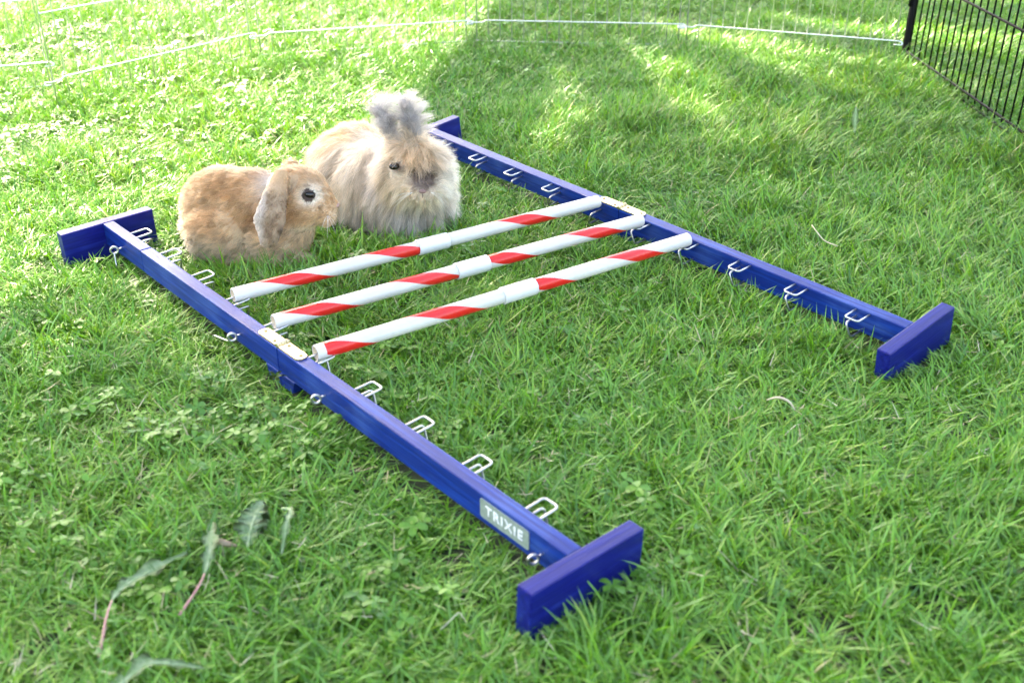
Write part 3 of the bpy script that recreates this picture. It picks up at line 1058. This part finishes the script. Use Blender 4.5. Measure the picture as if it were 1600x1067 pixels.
def ang_col(P, Nn):
    n1 = vnoise(P, 26, 4); n2 = vnoise(P, 70, 6)
    C = np.tile(np.array([0.74, 0.58, 0.41]), (len(P), 1))
    C = lerpc(C, (0.64, 0.38, 0.17), sstep(0.03, 0.07, P[:, 1]) * sstep(0.35, 0.7, n1) * 0.85)       # orange back
    C = lerpc(C, (0.82, 0.74, 0.63), sstep(0.5, 0.8, n2) * 0.6)
    C = lerpc(C, (0.66, 0.61, 0.57), sstep(0.085, 0.03, P[:, 2]) * sstep(0.03, -0.03, P[:, 1]) * 0.8)  # greyish chest
    C = lerpc(C, (0.38, 0.335, 0.32), blob(P, (0.014, -0.012, 0.148), (0.042, 0.034, 0.036)) * 0.95)     # grey crest behind the brow
    C = lerpc(C, (0.48, 0.45, 0.45), blob(P, (-0.004, -0.030, 0.105), (0.016, 0.03, 0.036)) * 0.6)
    C = lerpc(C, (0.68, 0.46, 0.27), blob(P, (0.060, -0.074, 0.149), (0.036, 0.030, 0.018)) * 0.9)       # beige fringe
    C = lerpc(C, (0.83, 0.76, 0.66), blob(P, (0.088, -0.060, 0.100), (0.022, 0.05, 0.032)) * 0.8)        # pale cheek
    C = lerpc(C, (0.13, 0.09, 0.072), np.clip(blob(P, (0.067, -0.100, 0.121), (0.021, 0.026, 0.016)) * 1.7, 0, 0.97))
    C = lerpc(C, (0.62, 0.52, 0.44), blob(P, (0.064, -0.110, 0.091), (0.018, 0.02, 0.009)) * 0.8)
    C = lerpc(C, (0.20, 0.15, 0.13), np.clip(blob(P, ANG_EYE + np.array([0.001, 0, -0.002]), (0.015, 0.015, 0.011)) * 1.4, 0, 0.9))
    C = np.where((np.linalg.norm(P - ANG_EYE, axis=1) < 0.0095)[:, None], np.array([0.06, 0.04, 0.03])[None], C)
    e = ang_ear(P)
    C = C * (1 - e[:, None]) + np.array([0.50, 0.455, 0.43])[None] * e[:, None]
    tip = blob(P, (-0.012, -0.034, 0.197), (0.007, 0.02, 0.020))
    C = lerpc(C, (0.22, 0.19, 0.19), tip * 0.8)
    return C


def ang_len(P, Nn):
    n1 = vnoise(P, 50, 14)
    L = np.full(len(P), 0.034) * (0.75 + 0.5 * n1)
    face = blob(P, MUZ, (0.030, 0.034, 0.026))
    L = L + (0.0065 - L) * np.clip(face * 1.7, 0, 1)
    chk = blob(P, (0.058, -0.060, 0.096), (0.05, 0.03, 0.04))
    L = L + (0.036 - L) * chk * (1 - np.clip(face * 1.7, 0, 1)) * 0.6
    L = L + (0.040 - L) * np.clip(blob(P, (0.060, -0.072, 0.150), (0.036, 0.026, 0.014)) * 1.3, 0, 1)
    e = ang_ear(P)
    L = L + (0.036 - L) * e
    de = np.linalg.norm(P - ANG_EYE, axis=1)
    L = np.where(de < 0.0095, 0.0, np.where(de < 0.017, 0.003, np.where(de < 0.026, np.minimum(L, 0.008), L)))
    L = np.where(P[:, 2] < 0.014, L * 0.4, L)
    return L


def ang_dir(P, Nn):
    out = np.tile(np.array([-0.35, 0.25, -0.55]), (len(P), 1))
    chest = sstep(0.04, -0.02, P[:, 1])
    out = lerpc(out, (0.05, -0.15, -0.95), chest)
    # from the face outwards, down over the cheeks
    face = np.clip(blob(P, (0.056, -0.075, 0.113), (0.055, 0.05, 0.05)) * 1.6, 0, 1)
    rad = P - np.array([0.064, -0.11, 0.112]); rad = unit(rad)
    rad[:, 2] -= 0.35
    out = out * (1 - face[:, None]) + rad * 1.0 * face[:, None]
    fr = np.clip(blob(P, (0.058, -0.070, 0.149), (0.038, 0.028, 0.017)) * 1.8, 0, 1)      # fringe falls forward over the nose
    fd = np.stack([(P[:, 0] - 0.054) * 22, np.full(len(P), -1.0), np.full(len(P), -0.15)], 1)
    out = out * (1 - fr[:, None]) + fd * fr[:, None]
    crest = np.clip(blob(P, (0.024, -0.018, 0.156), (0.042, 0.03, 0.022)) * 1.5, 0, 1) * (1 - fr)
    out = lerpc(out, (-0.12, 0.05, 0.75), crest)
    e = ang_ear(P)
    ax = np.where(P[:, 0] < 0.026, np.interp(P[:, 2], [0.158, 0.208], [0.018, -0.006]), np.interp(P[:, 2], [0.16, 0.218], [0.052, 0.037]))
    lean = np.stack([(P[:, 0] - ax) * 24, np.full(len(P), 0.05), np.full(len(P), 1.0)], 1)
    out = out * (1 - e[:, None]) + lean * e[:, None]
    sw = np.stack([vnoise(P, 22, 18) - 0.5, vnoise(P, 22, 19) - 0.5, vnoise(P, 22, 20) - 0.5], 1)
    return Nn * 0.60 + out * 0.9 + sw * 0.9


paint_under(ang_me, ang_col)
link('body', ang_me, M['under'], ang)
grow_fur(ang, ang_me, 65000, 8, ang_len, ang_dir, ang_col, 0.00023, 1300, 0.85, 0.25, 0.16, 33)
eye, _ = ball('eye', ANG_EYE + np.array([0.001, -0.0015, -0.001]), 0.0074, M['eye'], ang)
eye.scale = (1.1, 0.9, 0.78)
bm = bmesh.new()
bmesh.ops.create_icosphere(bm, subdivisions=3, radius=0.0056)
for v in bm.verts: v.co.y *= 0.6; v.co.z *= 0.62
link('nose', bm_mesh(bm, 'nose', True), M['nose_dark'], ang, (0.0655, -0.1115, 0.1055), (0.35, 0, 0.1))

whiskers(ang, (0.050, -0.112, 0.104), [(-1, -0.6, 0.2), (-1, -0.8, -0.05), (-0.8, -0.7, -0.2)], 0.038)
whiskers(ang, (0.078, -0.112, 0.104), [(1, -0.6, 0.2), (1, -0.8, -0.05), (0.8, -0.7, -0.2)], 0.038)
link('mouth', tube_mesh('mouth', [(0.0655, -0.1165, 0.1035), (0.0655, -0.1175, 0.1000), (0.0653, -0.1170, 0.0970)], 0.0005, 6, rs=[0.0006, 0.0005, 0.0003]), M['mouth'], ang)

# ------------------------------------------------------------------ grass


def blade_verts(L, wd, bend, tilt, az, x, y, seg=4, twist=0.0):
    """one grass blade: a tapering ribbon bent over"""
    V = []
    d = np.array([math.cos(az), math.sin(az)])
    s = np.array([-math.sin(az + twist), math.cos(az + twist)])
    px_, pz = 0.0, 0.0
    ang_ = tilt
    for k in range(seg + 1):
        t = k / seg
        wk = wd * (1 - t ** 2.2) * (0.75 + 0.25 * min(1, t * 4)) * 0.5
        c = np.array([x + d[0] * px_, y + d[1] * px_, pz])
        if k == seg:
            V.append(c)
        else:
            V.append(c + np.array([s[0] * wk, s[1] * wk, 0.15 * wk])); V.append(c - np.array([s[0] * wk, s[1] * wk, -0.15 * wk]))
        px_ += math.sin(ang_) * L / seg; pz += math.cos(ang_) * L / seg
        ang_ = min(ang_ + bend / seg, 1.95)
    V = [v if v[2] > 0.001 else np.array([v[0], v[1], 0.001 + random.random() * 0.002]) for v in V]
    F = []
    for k in range(seg - 1):
        a = 2 * k
        F.append((a, a + 1, a + 3, a + 2))
    F.append((2 * seg - 2, 2 * seg - 1, 2 * seg))
    return V, F


def tuft(name, nb, rad, Lr, wr, tiltr, bendr, spread):
    V, F, A = [], [], []
    for i in range(nb):
        a, rr = random.uniform(0, 2 * PI), rad * math.sqrt(random.random())
        L = random.uniform(*Lr) * (0.6 + 0.4 * random.random())
        az = random.gauss(0, spread)
        v, f = blade_verts(L, random.uniform(*wr), random.uniform(*bendr), random.uniform(*tiltr), az, rr * math.cos(a), rr * math.sin(a), 4, random.gauss(0, 0.5))
        o = len(V)
        V += [tuple(q) for q in v]; F += [tuple(j + o for j in q) for q in f]; A += [random.random() * 0.72 if random.random() < 0.94 else random.random()] * len(v)
    me = bpy.data.meshes.new(name)
    me.from_pydata(V, [], F)
    me.polygons.foreach_set('use_smooth', [True] * len(me.polygons))
    at = me.attributes.new('rnd', 'FLOAT', 'POINT'); at.data.foreach_set('value', A)
    return me


def leaf_fan(V, F, A, c, size, az, tiltv, n_leaf, shape, stalk):
    """clover: leaflets round a stalk tip"""
    cx, cy, cz = c
    rv = random.random()
    # stalk
    o = len(V)
    bx, by = cx - stalk * 0.5 * math.cos(az), cy - stalk * 0.5 * math.sin(az)
    V += [(bx - 0.0005, by, 0), (bx + 0.0005, by, 0), (cx + 0.0004, cy, cz), (cx - 0.0004, cy, cz)]
    F.append((o, o + 1, o + 2, o + 3)); A += [0.3] * 4
    for k in range(n_leaf):
        a = az + 2 * PI * k / n_leaf + random.gauss(0, 0.15)
        L = size * random.uniform(0.85, 1.1)
        wd = L * shape
        d = (math.cos(a), math.sin(a)); s = (-d[1], d[0])
        o = len(V)
        up = random.uniform(-0.1, 0.35)
        prof = [(0.0, 0.0), (0.3, 0.33), (0.65, 0.5), (0.92, 0.34), (1.0, 0.0)]
        mid = []
        for t, wk in prof:
            z = cz + L * t * up - L * 0.25 * t * t + tiltv * L * t * math.cos(a)
            V.append((cx + d[0] * L * t, cy + d[1] * L * t, z)); A.append(rv)
            V.append((cx + d[0] * L * t + s[0] * wd * wk, cy + d[1] * L * t + s[1] * wd * wk, z + wd * wk * 0.25)); A.append(rv)
            V.append((cx + d[0] * L * t - s[0] * wd * wk, cy + d[1] * L * t - s[1] * wd * wk, z + wd * wk * 0.25)); A.append(rv)
        for j in range(4):
            q = o + 3 * j
            F.append((q, q + 3, q + 4, q + 1)); F.append((q, q + 2, q + 5, q + 3))


def herb(name, n, rad, size, n_leaf, shape, hz):
    V, F, A = [], [], []
    for i in range(n):
        a, rr = random.uniform(0, 2 * PI), rad * math.sqrt(random.random())
        leaf_fan(V, F, A, (rr * math.cos(a), rr * math.sin(a), random.uniform(*hz)), random.uniform(*size), random.uniform(0, 2 * PI), random.gauss(0, 0.25), n_leaf, shape, 0.012)
    me = bpy.data.meshes.new(name)
    me.from_pydata(V, [], F)
    me.polygons.foreach_set('use_smooth', [True] * len(me.polygons))
    at = me.attributes.new('rnd', 'FLOAT', 'POINT'); at.data.foreach_set('value', A)
    return me


def protos(cname, meshes, mat):
    c = bpy.data.collections.new(cname)
    for i, me in enumerate(meshes):
        me.materials.append(mat)
        c.objects.link(bpy.data.objects.new('%s_%02d' % (cname, i), me))
    return c


C_SHORT = protos('short_tuft', [tuft('short_tuft', 18, 0.016, (0.022, 0.066), (0.0015, 0.0036), (0.35, 1.30), (0.1, 1.0), 1.5) for i in range(14)], M['grass'])
C_LONG = protos('long_tuft', [tuft('long_tuft', 15, 0.018, (0.05, 0.095), (0.0020, 0.0036), (0.15, 0.8), (0.6, 1.7), 0.8) for i in range(12)], M['grass'])
C_STRAW = protos('straw_bit', [tuft('straw_bit', 2, 0.01, (0.02, 0.05), (0.0010, 0.0018), (0.9, 1.45), (-0.1, 0.4), 3.0) for i in range(8)], M['straw'])
C_CLOV = protos('clover', [herb('clover', 3, 0.018, (0.0055, 0.0085), 3, 0.95, (0.010, 0.024)) for i in range(8)]
                + [herb('weed', 3, 0.016, (0.008, 0.014), 4, 0.66, (0.012, 0.026)) for i in range(6)], M['clover'])


def scatter(name, coll, P, rot, scl, tint, nvar, mat, label, cat):
    n = len(P)
    me = bpy.data.meshes.new(name)
    me.vertices.add(n)
    me.vertices.foreach_set('co', P.astype(np.float32).ravel())
    a = me.attributes.new('rot', 'FLOAT_VECTOR', 'POINT'); a.data.foreach_set('vector', rot.astype(np.float32).ravel())
    a = me.attributes.new('scl', 'FLOAT_VECTOR', 'POINT'); a.data.foreach_set('vector', scl.astype(np.float32).ravel())
    a = me.attributes.new('tint', 'FLOAT', 'POINT'); a.data.foreach_set('value', tint.astype(np.float32))
    a = me.attributes.new('idx', 'INT', 'POINT'); a.data.foreach_set('value', RNG.integers(0, nvar, n).astype(np.int32))
    me.materials.append(mat)
    o = bpy.data.objects.new(name, me)
    COL.objects.link(o)
    tag(o, label, cat, kind='stuff')
    ng = bpy.data.node_groups.new(name, 'GeometryNodeTree')
    ng.interface.new_socket('Geometry', in_out='INPUT', socket_type='NodeSocketGeometry')
    ng.interface.new_socket('Geometry', in_out='OUTPUT', socket_type='NodeSocketGeometry')
    gi, go = ng.nodes.new('NodeGroupInput'), ng.nodes.new('NodeGroupOutput')
    ci = ng.nodes.new('GeometryNodeCollectionInfo'); ci.inputs[0].default_value = coll
    ci.inputs['Separate Children'].default_value = True; ci.inputs['Reset Children'].default_value = True
    ip = ng.nodes.new('GeometryNodeInstanceOnPoints'); ip.inputs['Pick Instance'].default_value = True

    def attr(nm, ty):
        x = ng.nodes.new('GeometryNodeInputNamedAttribute'); x.data_type = ty; x.inputs[0].default_value = nm
        return x.outputs[0]
    ng.links.new(gi.outputs[0], ip.inputs['Points'])
    ng.links.new(ci.outputs[0], ip.inputs['Instance'])
    ng.links.new(attr('idx', 'INT'), ip.inputs['Instance Index'])
    ng.links.new(attr('rot', 'FLOAT_VECTOR'), ip.inputs['Rotation'])
    ng.links.new(attr('scl', 'FLOAT_VECTOR'), ip.inputs['Scale'])
    ng.links.new(ip.outputs[0], go.inputs[0])
    md = o.modifiers.new('scatter', 'NODES'); md.node_group = ng
    return o


def to_cam(P):
    d = P[:, :2] - np.array([CAM.x, CAM.y])
    return np.stack([d @ np.array([RGT.x, RGT.y]), d @ np.array([FWD.x, FWD.y])], 1)


def local2(P, o):
    Mi = np.array(o.matrix_basis.inverted())
    return P @ Mi[:3, :3].T + Mi[:3, 3]


def sample(density, rmax, seed, margin=0.45):
    """points over the lawn round the pen"""
    rng = np.random.default_rng(seed)
    # a wedge in front of the place the picture was taken from, with room to each side
    n = int(density * (rmax + 1) * (rmax * 2.4))
    Q = np.stack([rng.uniform(-1.2 * rmax, 1.2 * rmax, n), rng.uniform(-0.3, rmax, n)], 1)
    ok = (np.abs(Q[:, 0]) < margin + 0.62 * np.maximum(Q[:, 1], 0)) & (Q[:, 1] > 0.35)
    Q = Q[ok]
    XY = np.array([CAM.x, CAM.y]) + Q[:, :1] * np.array([RGT.x, RGT.y]) + Q[:, 1:] * np.array([FWD.x, FWD.y])
    return np.concatenate([XY, np.full((len(XY), 1), GZ)], 1), rng


def blocked(P, grow=0.0):
    """where rails, blocks and rabbits stand"""
    b = np.zeros(len(P), bool)
    for o in (rail_l, rail_r):
        q = local2(P, o)
        x, y = np.abs(q[:, 0]), q[:, 1]
        b |= (x < FB / 2 + 0.002 + grow) & (y > -0.002 - grow) & (y < FT + 0.002 + grow)
        b |= (x < FB / 2 + 0.002 + grow) & (y > RL - FT - 0.002 - grow) & (y < RL + 0.002 + grow)
        b |= (x < BW / 2 + 0.004 + grow) & (y > 0) & (y < RL)
    q = local2(P, lop)
    b |= ((q[:, 0] + 0.005) / (0.108 + grow)) ** 2 + ((q[:, 1] + 0.000) / (0.062 + grow)) ** 2 < 1
    q = local2(P, ang)
    b |= ((q[:, 0] + 0.015) / (0.10 + grow)) ** 2 + ((q[:, 1] - 0.03) / (0.095 + grow)) ** 2 < 1
    return b


bpy.context.view_layer.update()


def long_amount(P):
    """where the lawn grew taller: behind the tilted rail and along the pen"""
    q = np.zeros(len(P))
    for c, r, a in (((1.15, 0.72), 0.24, 1.0), ((1.02, 0.90), 0.16, 0.8), ((1.45, 0.60), 0.24, 0.8), ((1.70, 0.75), 0.22, 0.9), ((1.45, 0.30), 0.16, 0.9), ((1.5, 0.95), 0.3, 0.6),
                    ((0.85, 0.42), 0.16, 0.55), ((1.0, 0.20), 0.25, 0.6), ((0.80, 0.02), 0.2, 0.45), ((1.75, 1.1), 0.2, 0.6), ((0.1, 1.45), 0.10, 0.6), ((0.12, 1.15), 0.07, 0.6)):
        q = np.maximum(q, a * np.exp(-((P[:, :2] - np.array(c)) ** 2).sum(1) / r ** 2))
    return q * (0.55 + 0.7 * vnoise(P, 9, 31))


# short lawn
P, rng = sample(5200, 5.2, 5)
far = np.linalg.norm(P[:, :2] - np.array([CAM.x, CAM.y]), axis=1)
keep = (~blocked(P)) & (rng.random(len(P)) < np.clip(1.25 - 0.2 * far, 0.4, 1))
P = P[keep]; far = far[keep]; n = len(P)
la = long_amount(P)
lean = (vnoise(P, 3.5, 41) * 2 + vnoise(P, 9, 42)) * 2.6 + np.where(rng.random(n) < 0.55, rng.uniform(-PI, PI, n), rng.normal(0, 0.8, n))
rot = np.stack([rng.normal(0, 0.12, n), rng.normal(0, 0.12, n), lean], 1)
h = (0.34 + 0.62 * vnoise(P, 6, 43) + 0.34 * vnoise(P, 25, 44)) * rng.uniform(0.7, 1.25, n) * (1 + 0.5 * la)
wsc = np.clip(0.85 + 0.07 * (far - 1.0), 0.85, 1.2)
near_rail = blocked(P, 0.028)
h = np.where(near_rail, h * 0.6, h)
ql = local2(P, rail_l)
h = np.where((np.abs(ql[:, 0] + 0.02) < 0.045) & (np.abs(ql[:, 1] - 0.49) < 0.085), h * 0.35, h)      # trodden patch at the centre block
scl = np.stack([wsc * (0.8 + 0.3 * h), wsc * (0.8 + 0.3 * h), h], 1)
tint = (vnoise(P, 4, 45) * 0.30 + vnoise(P, 18, 46) * 0.16 + rng.random(n) * 0.12) - 0.10
tint = np.where((rng.random(n) < 0.03), 0.55, tint)
scatter('grass', C_SHORT, P, rot, scl, tint, 14, M['grass'], 'short mown green grass of the lawn', 'grass')

# longer grass
P, rng = sample(2600, 5.2, 6)
la = long_amount(P)
keep = (~blocked(P, 0.035)) & (rng.random(len(P)) < np.clip(la * 1.25, 0.035, 1))
P, la = P[keep], la[keep]; n = len(P)
lean = (vnoise(P, 4, 51) * 2.0) * 3.0 + 2.2 + rng.normal(0, 1.1, n)
rot = np.stack([rng.normal(0, 0.15, n), rng.normal(0, 0.15, n), lean], 1)
h = (0.42 + 0.62 * la) * rng.uniform(0.75, 1.2, n)
scl = np.stack([0.95 + 0 * h, 0.95 + 0 * h, h], 1) * np.array([0.9, 0.9, 1.0])
tint = 0.30 + vnoise(P, 5, 55) * 0.25 + rng.random(n) * 0.15
scatter('long_grass', C_LONG, P, rot, scl, tint, 12, M['grass'], 'taller bent grass clumps behind the tilted rail and along the pen', 'grass')

# clover and small weeds
P, rng = sample(2200, 4.2, 7)
cq = to_cam(P)
wgt = 0.05 + 0.9 * np.exp(-((P[:, :2] - np.array([-0.11, 0.40])) ** 2).sum(1) / 0.16 ** 2) + 0.06 * np.exp(-((P[:, :2] - np.array([-0.2, 0.4])) ** 2).sum(1) / 0.45 ** 2) + 0.35 * sstep(1.1, 1.3, P[:, 1]) * sstep(1.2, 0.2, P[:, 0])
wgt = wgt * sstep(0.35, 0.65, vnoise(P, 8, 61)) * 1.5
keep = (~blocked(P, 0.012)) & (rng.random(len(P)) < wgt)
P = P[keep]; n = len(P)
rot = np.stack([rng.normal(0, 0.2, n), rng.normal(0, 0.2, n), rng.uniform(0, 6.28, n)], 1)
s = rng.uniform(0.5, 1.15, n)
scatter('clover', C_CLOV, P, rot, np.stack([s, s, s * rng.uniform(0.8, 1.1, n)], 1), rng.random(n) * 0.4, 14, M['clover'], 'clover and small round-leaved weeds growing through the lawn', 'clover')

# dry clippings
P, rng = sample(650, 4.2, 8)
P = P[~blocked(P, 0.01)]; n = len(P)
P[:, 2] = GZ + rng.uniform(0.006, 0.02, n)
rot = np.stack([rng.normal(0, 0.3, n), rng.normal(0, 0.3, n), rng.uniform(0, 6.28, n)], 1)
s = rng.uniform(0.35, 0.9, n)
scatter('dry_clippings', C_STRAW, P, rot, np.stack([s, s, s], 1), rng.random(n), 8, M['straw'], 'dry straw-coloured clippings lying in the lawn', 'clippings')

# ------------------------------------------------------------------ loose leaves and stalks on the lawn
M['wilt'] = simple('wilted_leaf', (0.20, 0.34, 0.13), 0.6, (0.38, 0.48, 0.29), 140)
M['pinkstalk'] = simple('pink_stalk', (0.36, 0.12, 0.15), 0.5, (0.40, 0.28, 0.20), 60)
M['drystem'] = simple('dry_stem', (0.40, 0.33, 0.22), 0.8, (0.52, 0.45, 0.33), 120)
M['root'] = simple('pale_root', (0.22, 0.15, 0.09), 0.8, (0.36, 0.27, 0.18), 160)
M['sprout'] = simple('sprout_leaf', (0.08, 0.20, 0.025), 0.5, (0.14, 0.28, 0.04), 90)


def spline(pts, n):
    pts = [Vector(p) for p in pts]
    P = [pts[0] * 2 - pts[1]] + pts + [pts[-1] * 2 - pts[-2]]
    out = []
    m = len(pts) - 1
    for k in range(n):
        t = k / (n - 1) * m
        i = min(int(t), m - 1); f = t - i
        a, b, c, d = P[i], P[i + 1], P[i + 2], P[i + 3]
        out.append(0.5 * ((2 * b) + (c - a) * f + (2 * a - 5 * b + 4 * c - d) * f * f + (3 * b - a - 3 * c + d) * f ** 3))
    return out


def loose_leaf(name, label, pts, stalk, wmax, lobes, seed, mat=None, stalk_mat=None, cat='leaf'):
    """a leaf with a midrib stalk; lobed margin, wavy blade, real thickness"""
    rnd = random.Random(seed)
    n = 30
    c = spline(pts, n)
    root = empty(name, c[0])
    tag(root, label, cat)
    bm = bmesh.new()
    rows = []
    k0 = int(stalk * n)
    for k in range(k0, n):
        t = (k - k0) / (n - 1 - k0)
        tan = (c[min(k + 1, n - 1)] - c[max(k - 1, 0)]).normalized()
        side = tan.cross(Vector((0, 0, 1))).normalized()
        base = wmax * math.sin(PI * min(1, 0.06 + t * 0.94)) ** 0.8 * (0.45 + 0.55 * t) if lobes else wmax * math.sin(PI * min(1, 0.04 + t * 0.96)) ** 0.7
        saw = (t * lobes) % 1.0 if lobes else 0.5
        fac = (0.30 + 0.9 * saw) if lobes else 1.0
        l = base * fac * rnd.uniform(0.75, 1.15); r = base * fac * rnd.uniform(0.75, 1.15)
        p = c[k] - c[0]
        rows.append([bm.verts.new(p - side * l + Vector((0, 0, l * rnd.uniform(0.1, 0.7)))), bm.verts.new(p + Vector((0, 0, -0.0005))), bm.verts.new(p + side * r + Vector((0, 0, r * rnd.uniform(-0.2, 0.5))))])
    for a, b in zip(rows[:-1], rows[1:]):
        for j in (0, 1):
            f = bm.faces.new((a[j], a[j + 1], b[j + 1], b[j])); f.smooth = True
    bmesh.ops.solidify(bm, geom=list(bm.faces), thickness=0.0004)
    link('blade', bm_mesh(bm, 'blade'), mat or M['wilt'], root)
    rr = [0.0015 * (1 - 0.7 * k / (n - 1)) for k in range(n)]
    ks = max(k0 + 2, 4)
    link('stalk', tube_mesh('stalk', [p - c[0] for p in c[:ks]], 0.001, 6, rs=rr[:ks]), stalk_mat or M['pinkstalk'], root)
    link('midrib', tube_mesh('midrib', [p - c[0] for p in c[ks - 1:]], 0.001, 6, rs=[q * 0.7 for q in rr[ks - 1:]]), mat or M['wilt'], root)
    return root


def P3(x, y, z): return (x, y, z - 0.009 if x < 0 else z)


loose_leaf('dandelion_leaf', 'wilted narrow leaf with thick pink stalk end lying in the grass', [P3(-0.372, 0.222, 0.020), P3(-0.340, 0.270, 0.026), P3(-0.314, 0.284, 0.028), P3(-0.250, 0.292, 0.024)], 0.35, 0.012, 4, 3)
loose_leaf('dandelion_leaf', 'pale lobed wilted leaf with thin pinkish stalk next to the root bit', [P3(-0.298, 0.222, 0.020), P3(-0.262, 0.244, 0.028), P3(-0.236, 0.276, 0.034), P3(-0.216, 0.312, 0.030)], 0.36, 0.014, 3, 5)
loose_leaf('dandelion_leaf', 'broad pale triangular wilted leaf beside a curled shrivelled leaf', [P3(-0.206, 0.262, 0.022), P3(-0.188, 0.282, 0.030), P3(-0.160, 0.310, 0.028)], 0.05, 0.016, 0, 8, None, M['wilt'])
loose_leaf('dandelion_leaf', 'curled shrivelled grey-green leaf beside the broad triangular leaf', [P3(-0.150, 0.290, 0.024), P3(-0.152, 0.268, 0.036), P3(-0.168, 0.250, 0.036), P3(-0.186, 0.232, 0.020)], 0.1, 0.009, 4, 11, None, M['wilt'])
loose_leaf('dandelion_leaf', 'long grey-green leaf without pink stalk, lying flat past the pink-stalked leaf', [P3(-0.400, 0.180, 0.022), P3(-0.372, 0.172, 0.030), P3(-0.345, 0.176, 0.030), P3(-0.310, 0.150, 0.020)], 0.05, 0.013, 3, 13, None, M['wilt'])
loose_leaf('fallen_leaf', 'small pale oval leaf standing in long grass near the black pen', [P3(1.300, 0.560, 0.020), P3(1.304, 0.566, 0.045), P3(1.312, 0.572, 0.068)], 0.05, 0.007, 0, 17, None, M['wilt'])

o = link('dry_stalk', tube_mesh('dry_stalk', spline([(0.803, 0.318, 0.045), (0.792, 0.300, 0.042), (0.790, 0.284, 0.034), (0.784, 0.258, 0.036)], 12), 0.0009, 6), M['drystem'])
tag(o, 'crooked whitish dry stalk on the lawn behind the tilted rail', 'stalk')
o = link('dry_stalk', tube_mesh('dry_stalk', spline([(0.366, 0.074, 0.030), (0.369, 0.062, 0.038), (0.374, 0.050, 0.036), (0.378, 0.043, 0.026)], 12), 0.0021, 6, rs=[0.0007 + 0.0008 * math.sin(PI * k / 11) for k in range(12)]), M['drystem'])
tag(o, 'short curved dry stalk in the open grass between both rails', 'stalk')
o = link('root_bit', tube_mesh('root_bit', spline([(-0.236, 0.290, 0.024), (-0.228, 0.284, 0.021), (-0.220, 0.276, 0.017), (-0.210, 0.270, 0.012)], 12), 0.003, 8, rs=[0.0010, 0.0012, 0.0014, 0.0018, 0.0024, 0.0030, 0.0034, 0.0033, 0.0028, 0.0020, 0.0012, 0.0006]), M['root'])
tag(o, 'pale brown plant root bit lying beside the wilted leaves', 'root')

sp = empty('sprout', (-0.028, 0.507, GZ))
tag(sp, 'narrow-leaved green sprout growing against the centre block of the plated rail', 'plant')
link('stem', tube_mesh('stem', [(0.002, -0.016, 0), (0.001, -0.006, 0.014), (0, 0, 0.030)], 0.0009, 6), M['sprout'], sp)
for k in range(6):
    a = k * PI / 3 + 0.4
    bm = bmesh.new()
    rows = []
    for j in range(7):
        t = j / 6
        d = Vector((math.cos(a), math.sin(a), 0.55 - 0.5 * t))
        s_ = Vector((-math.sin(a), math.cos(a), 0))
        wk = 0.0024 * math.sin(PI * (0.08 + 0.92 * t) ** 0.8)
        p = Vector((0, 0, 0.030)) + d * 0.016 * t
        rows.append((bm.verts.new(p + s_ * wk), bm.verts.new(p - s_ * wk)))
    for q, r_ in zip(rows[:-1], rows[1:]): bm.faces.new((q[0], q[1], r_[1], r_[0]))
    bmesh.ops.solidify(bm, geom=list(bm.faces), thickness=0.0003)
    link('leaf', bm_mesh(bm, 'leaf', True), M['sprout'], sp)
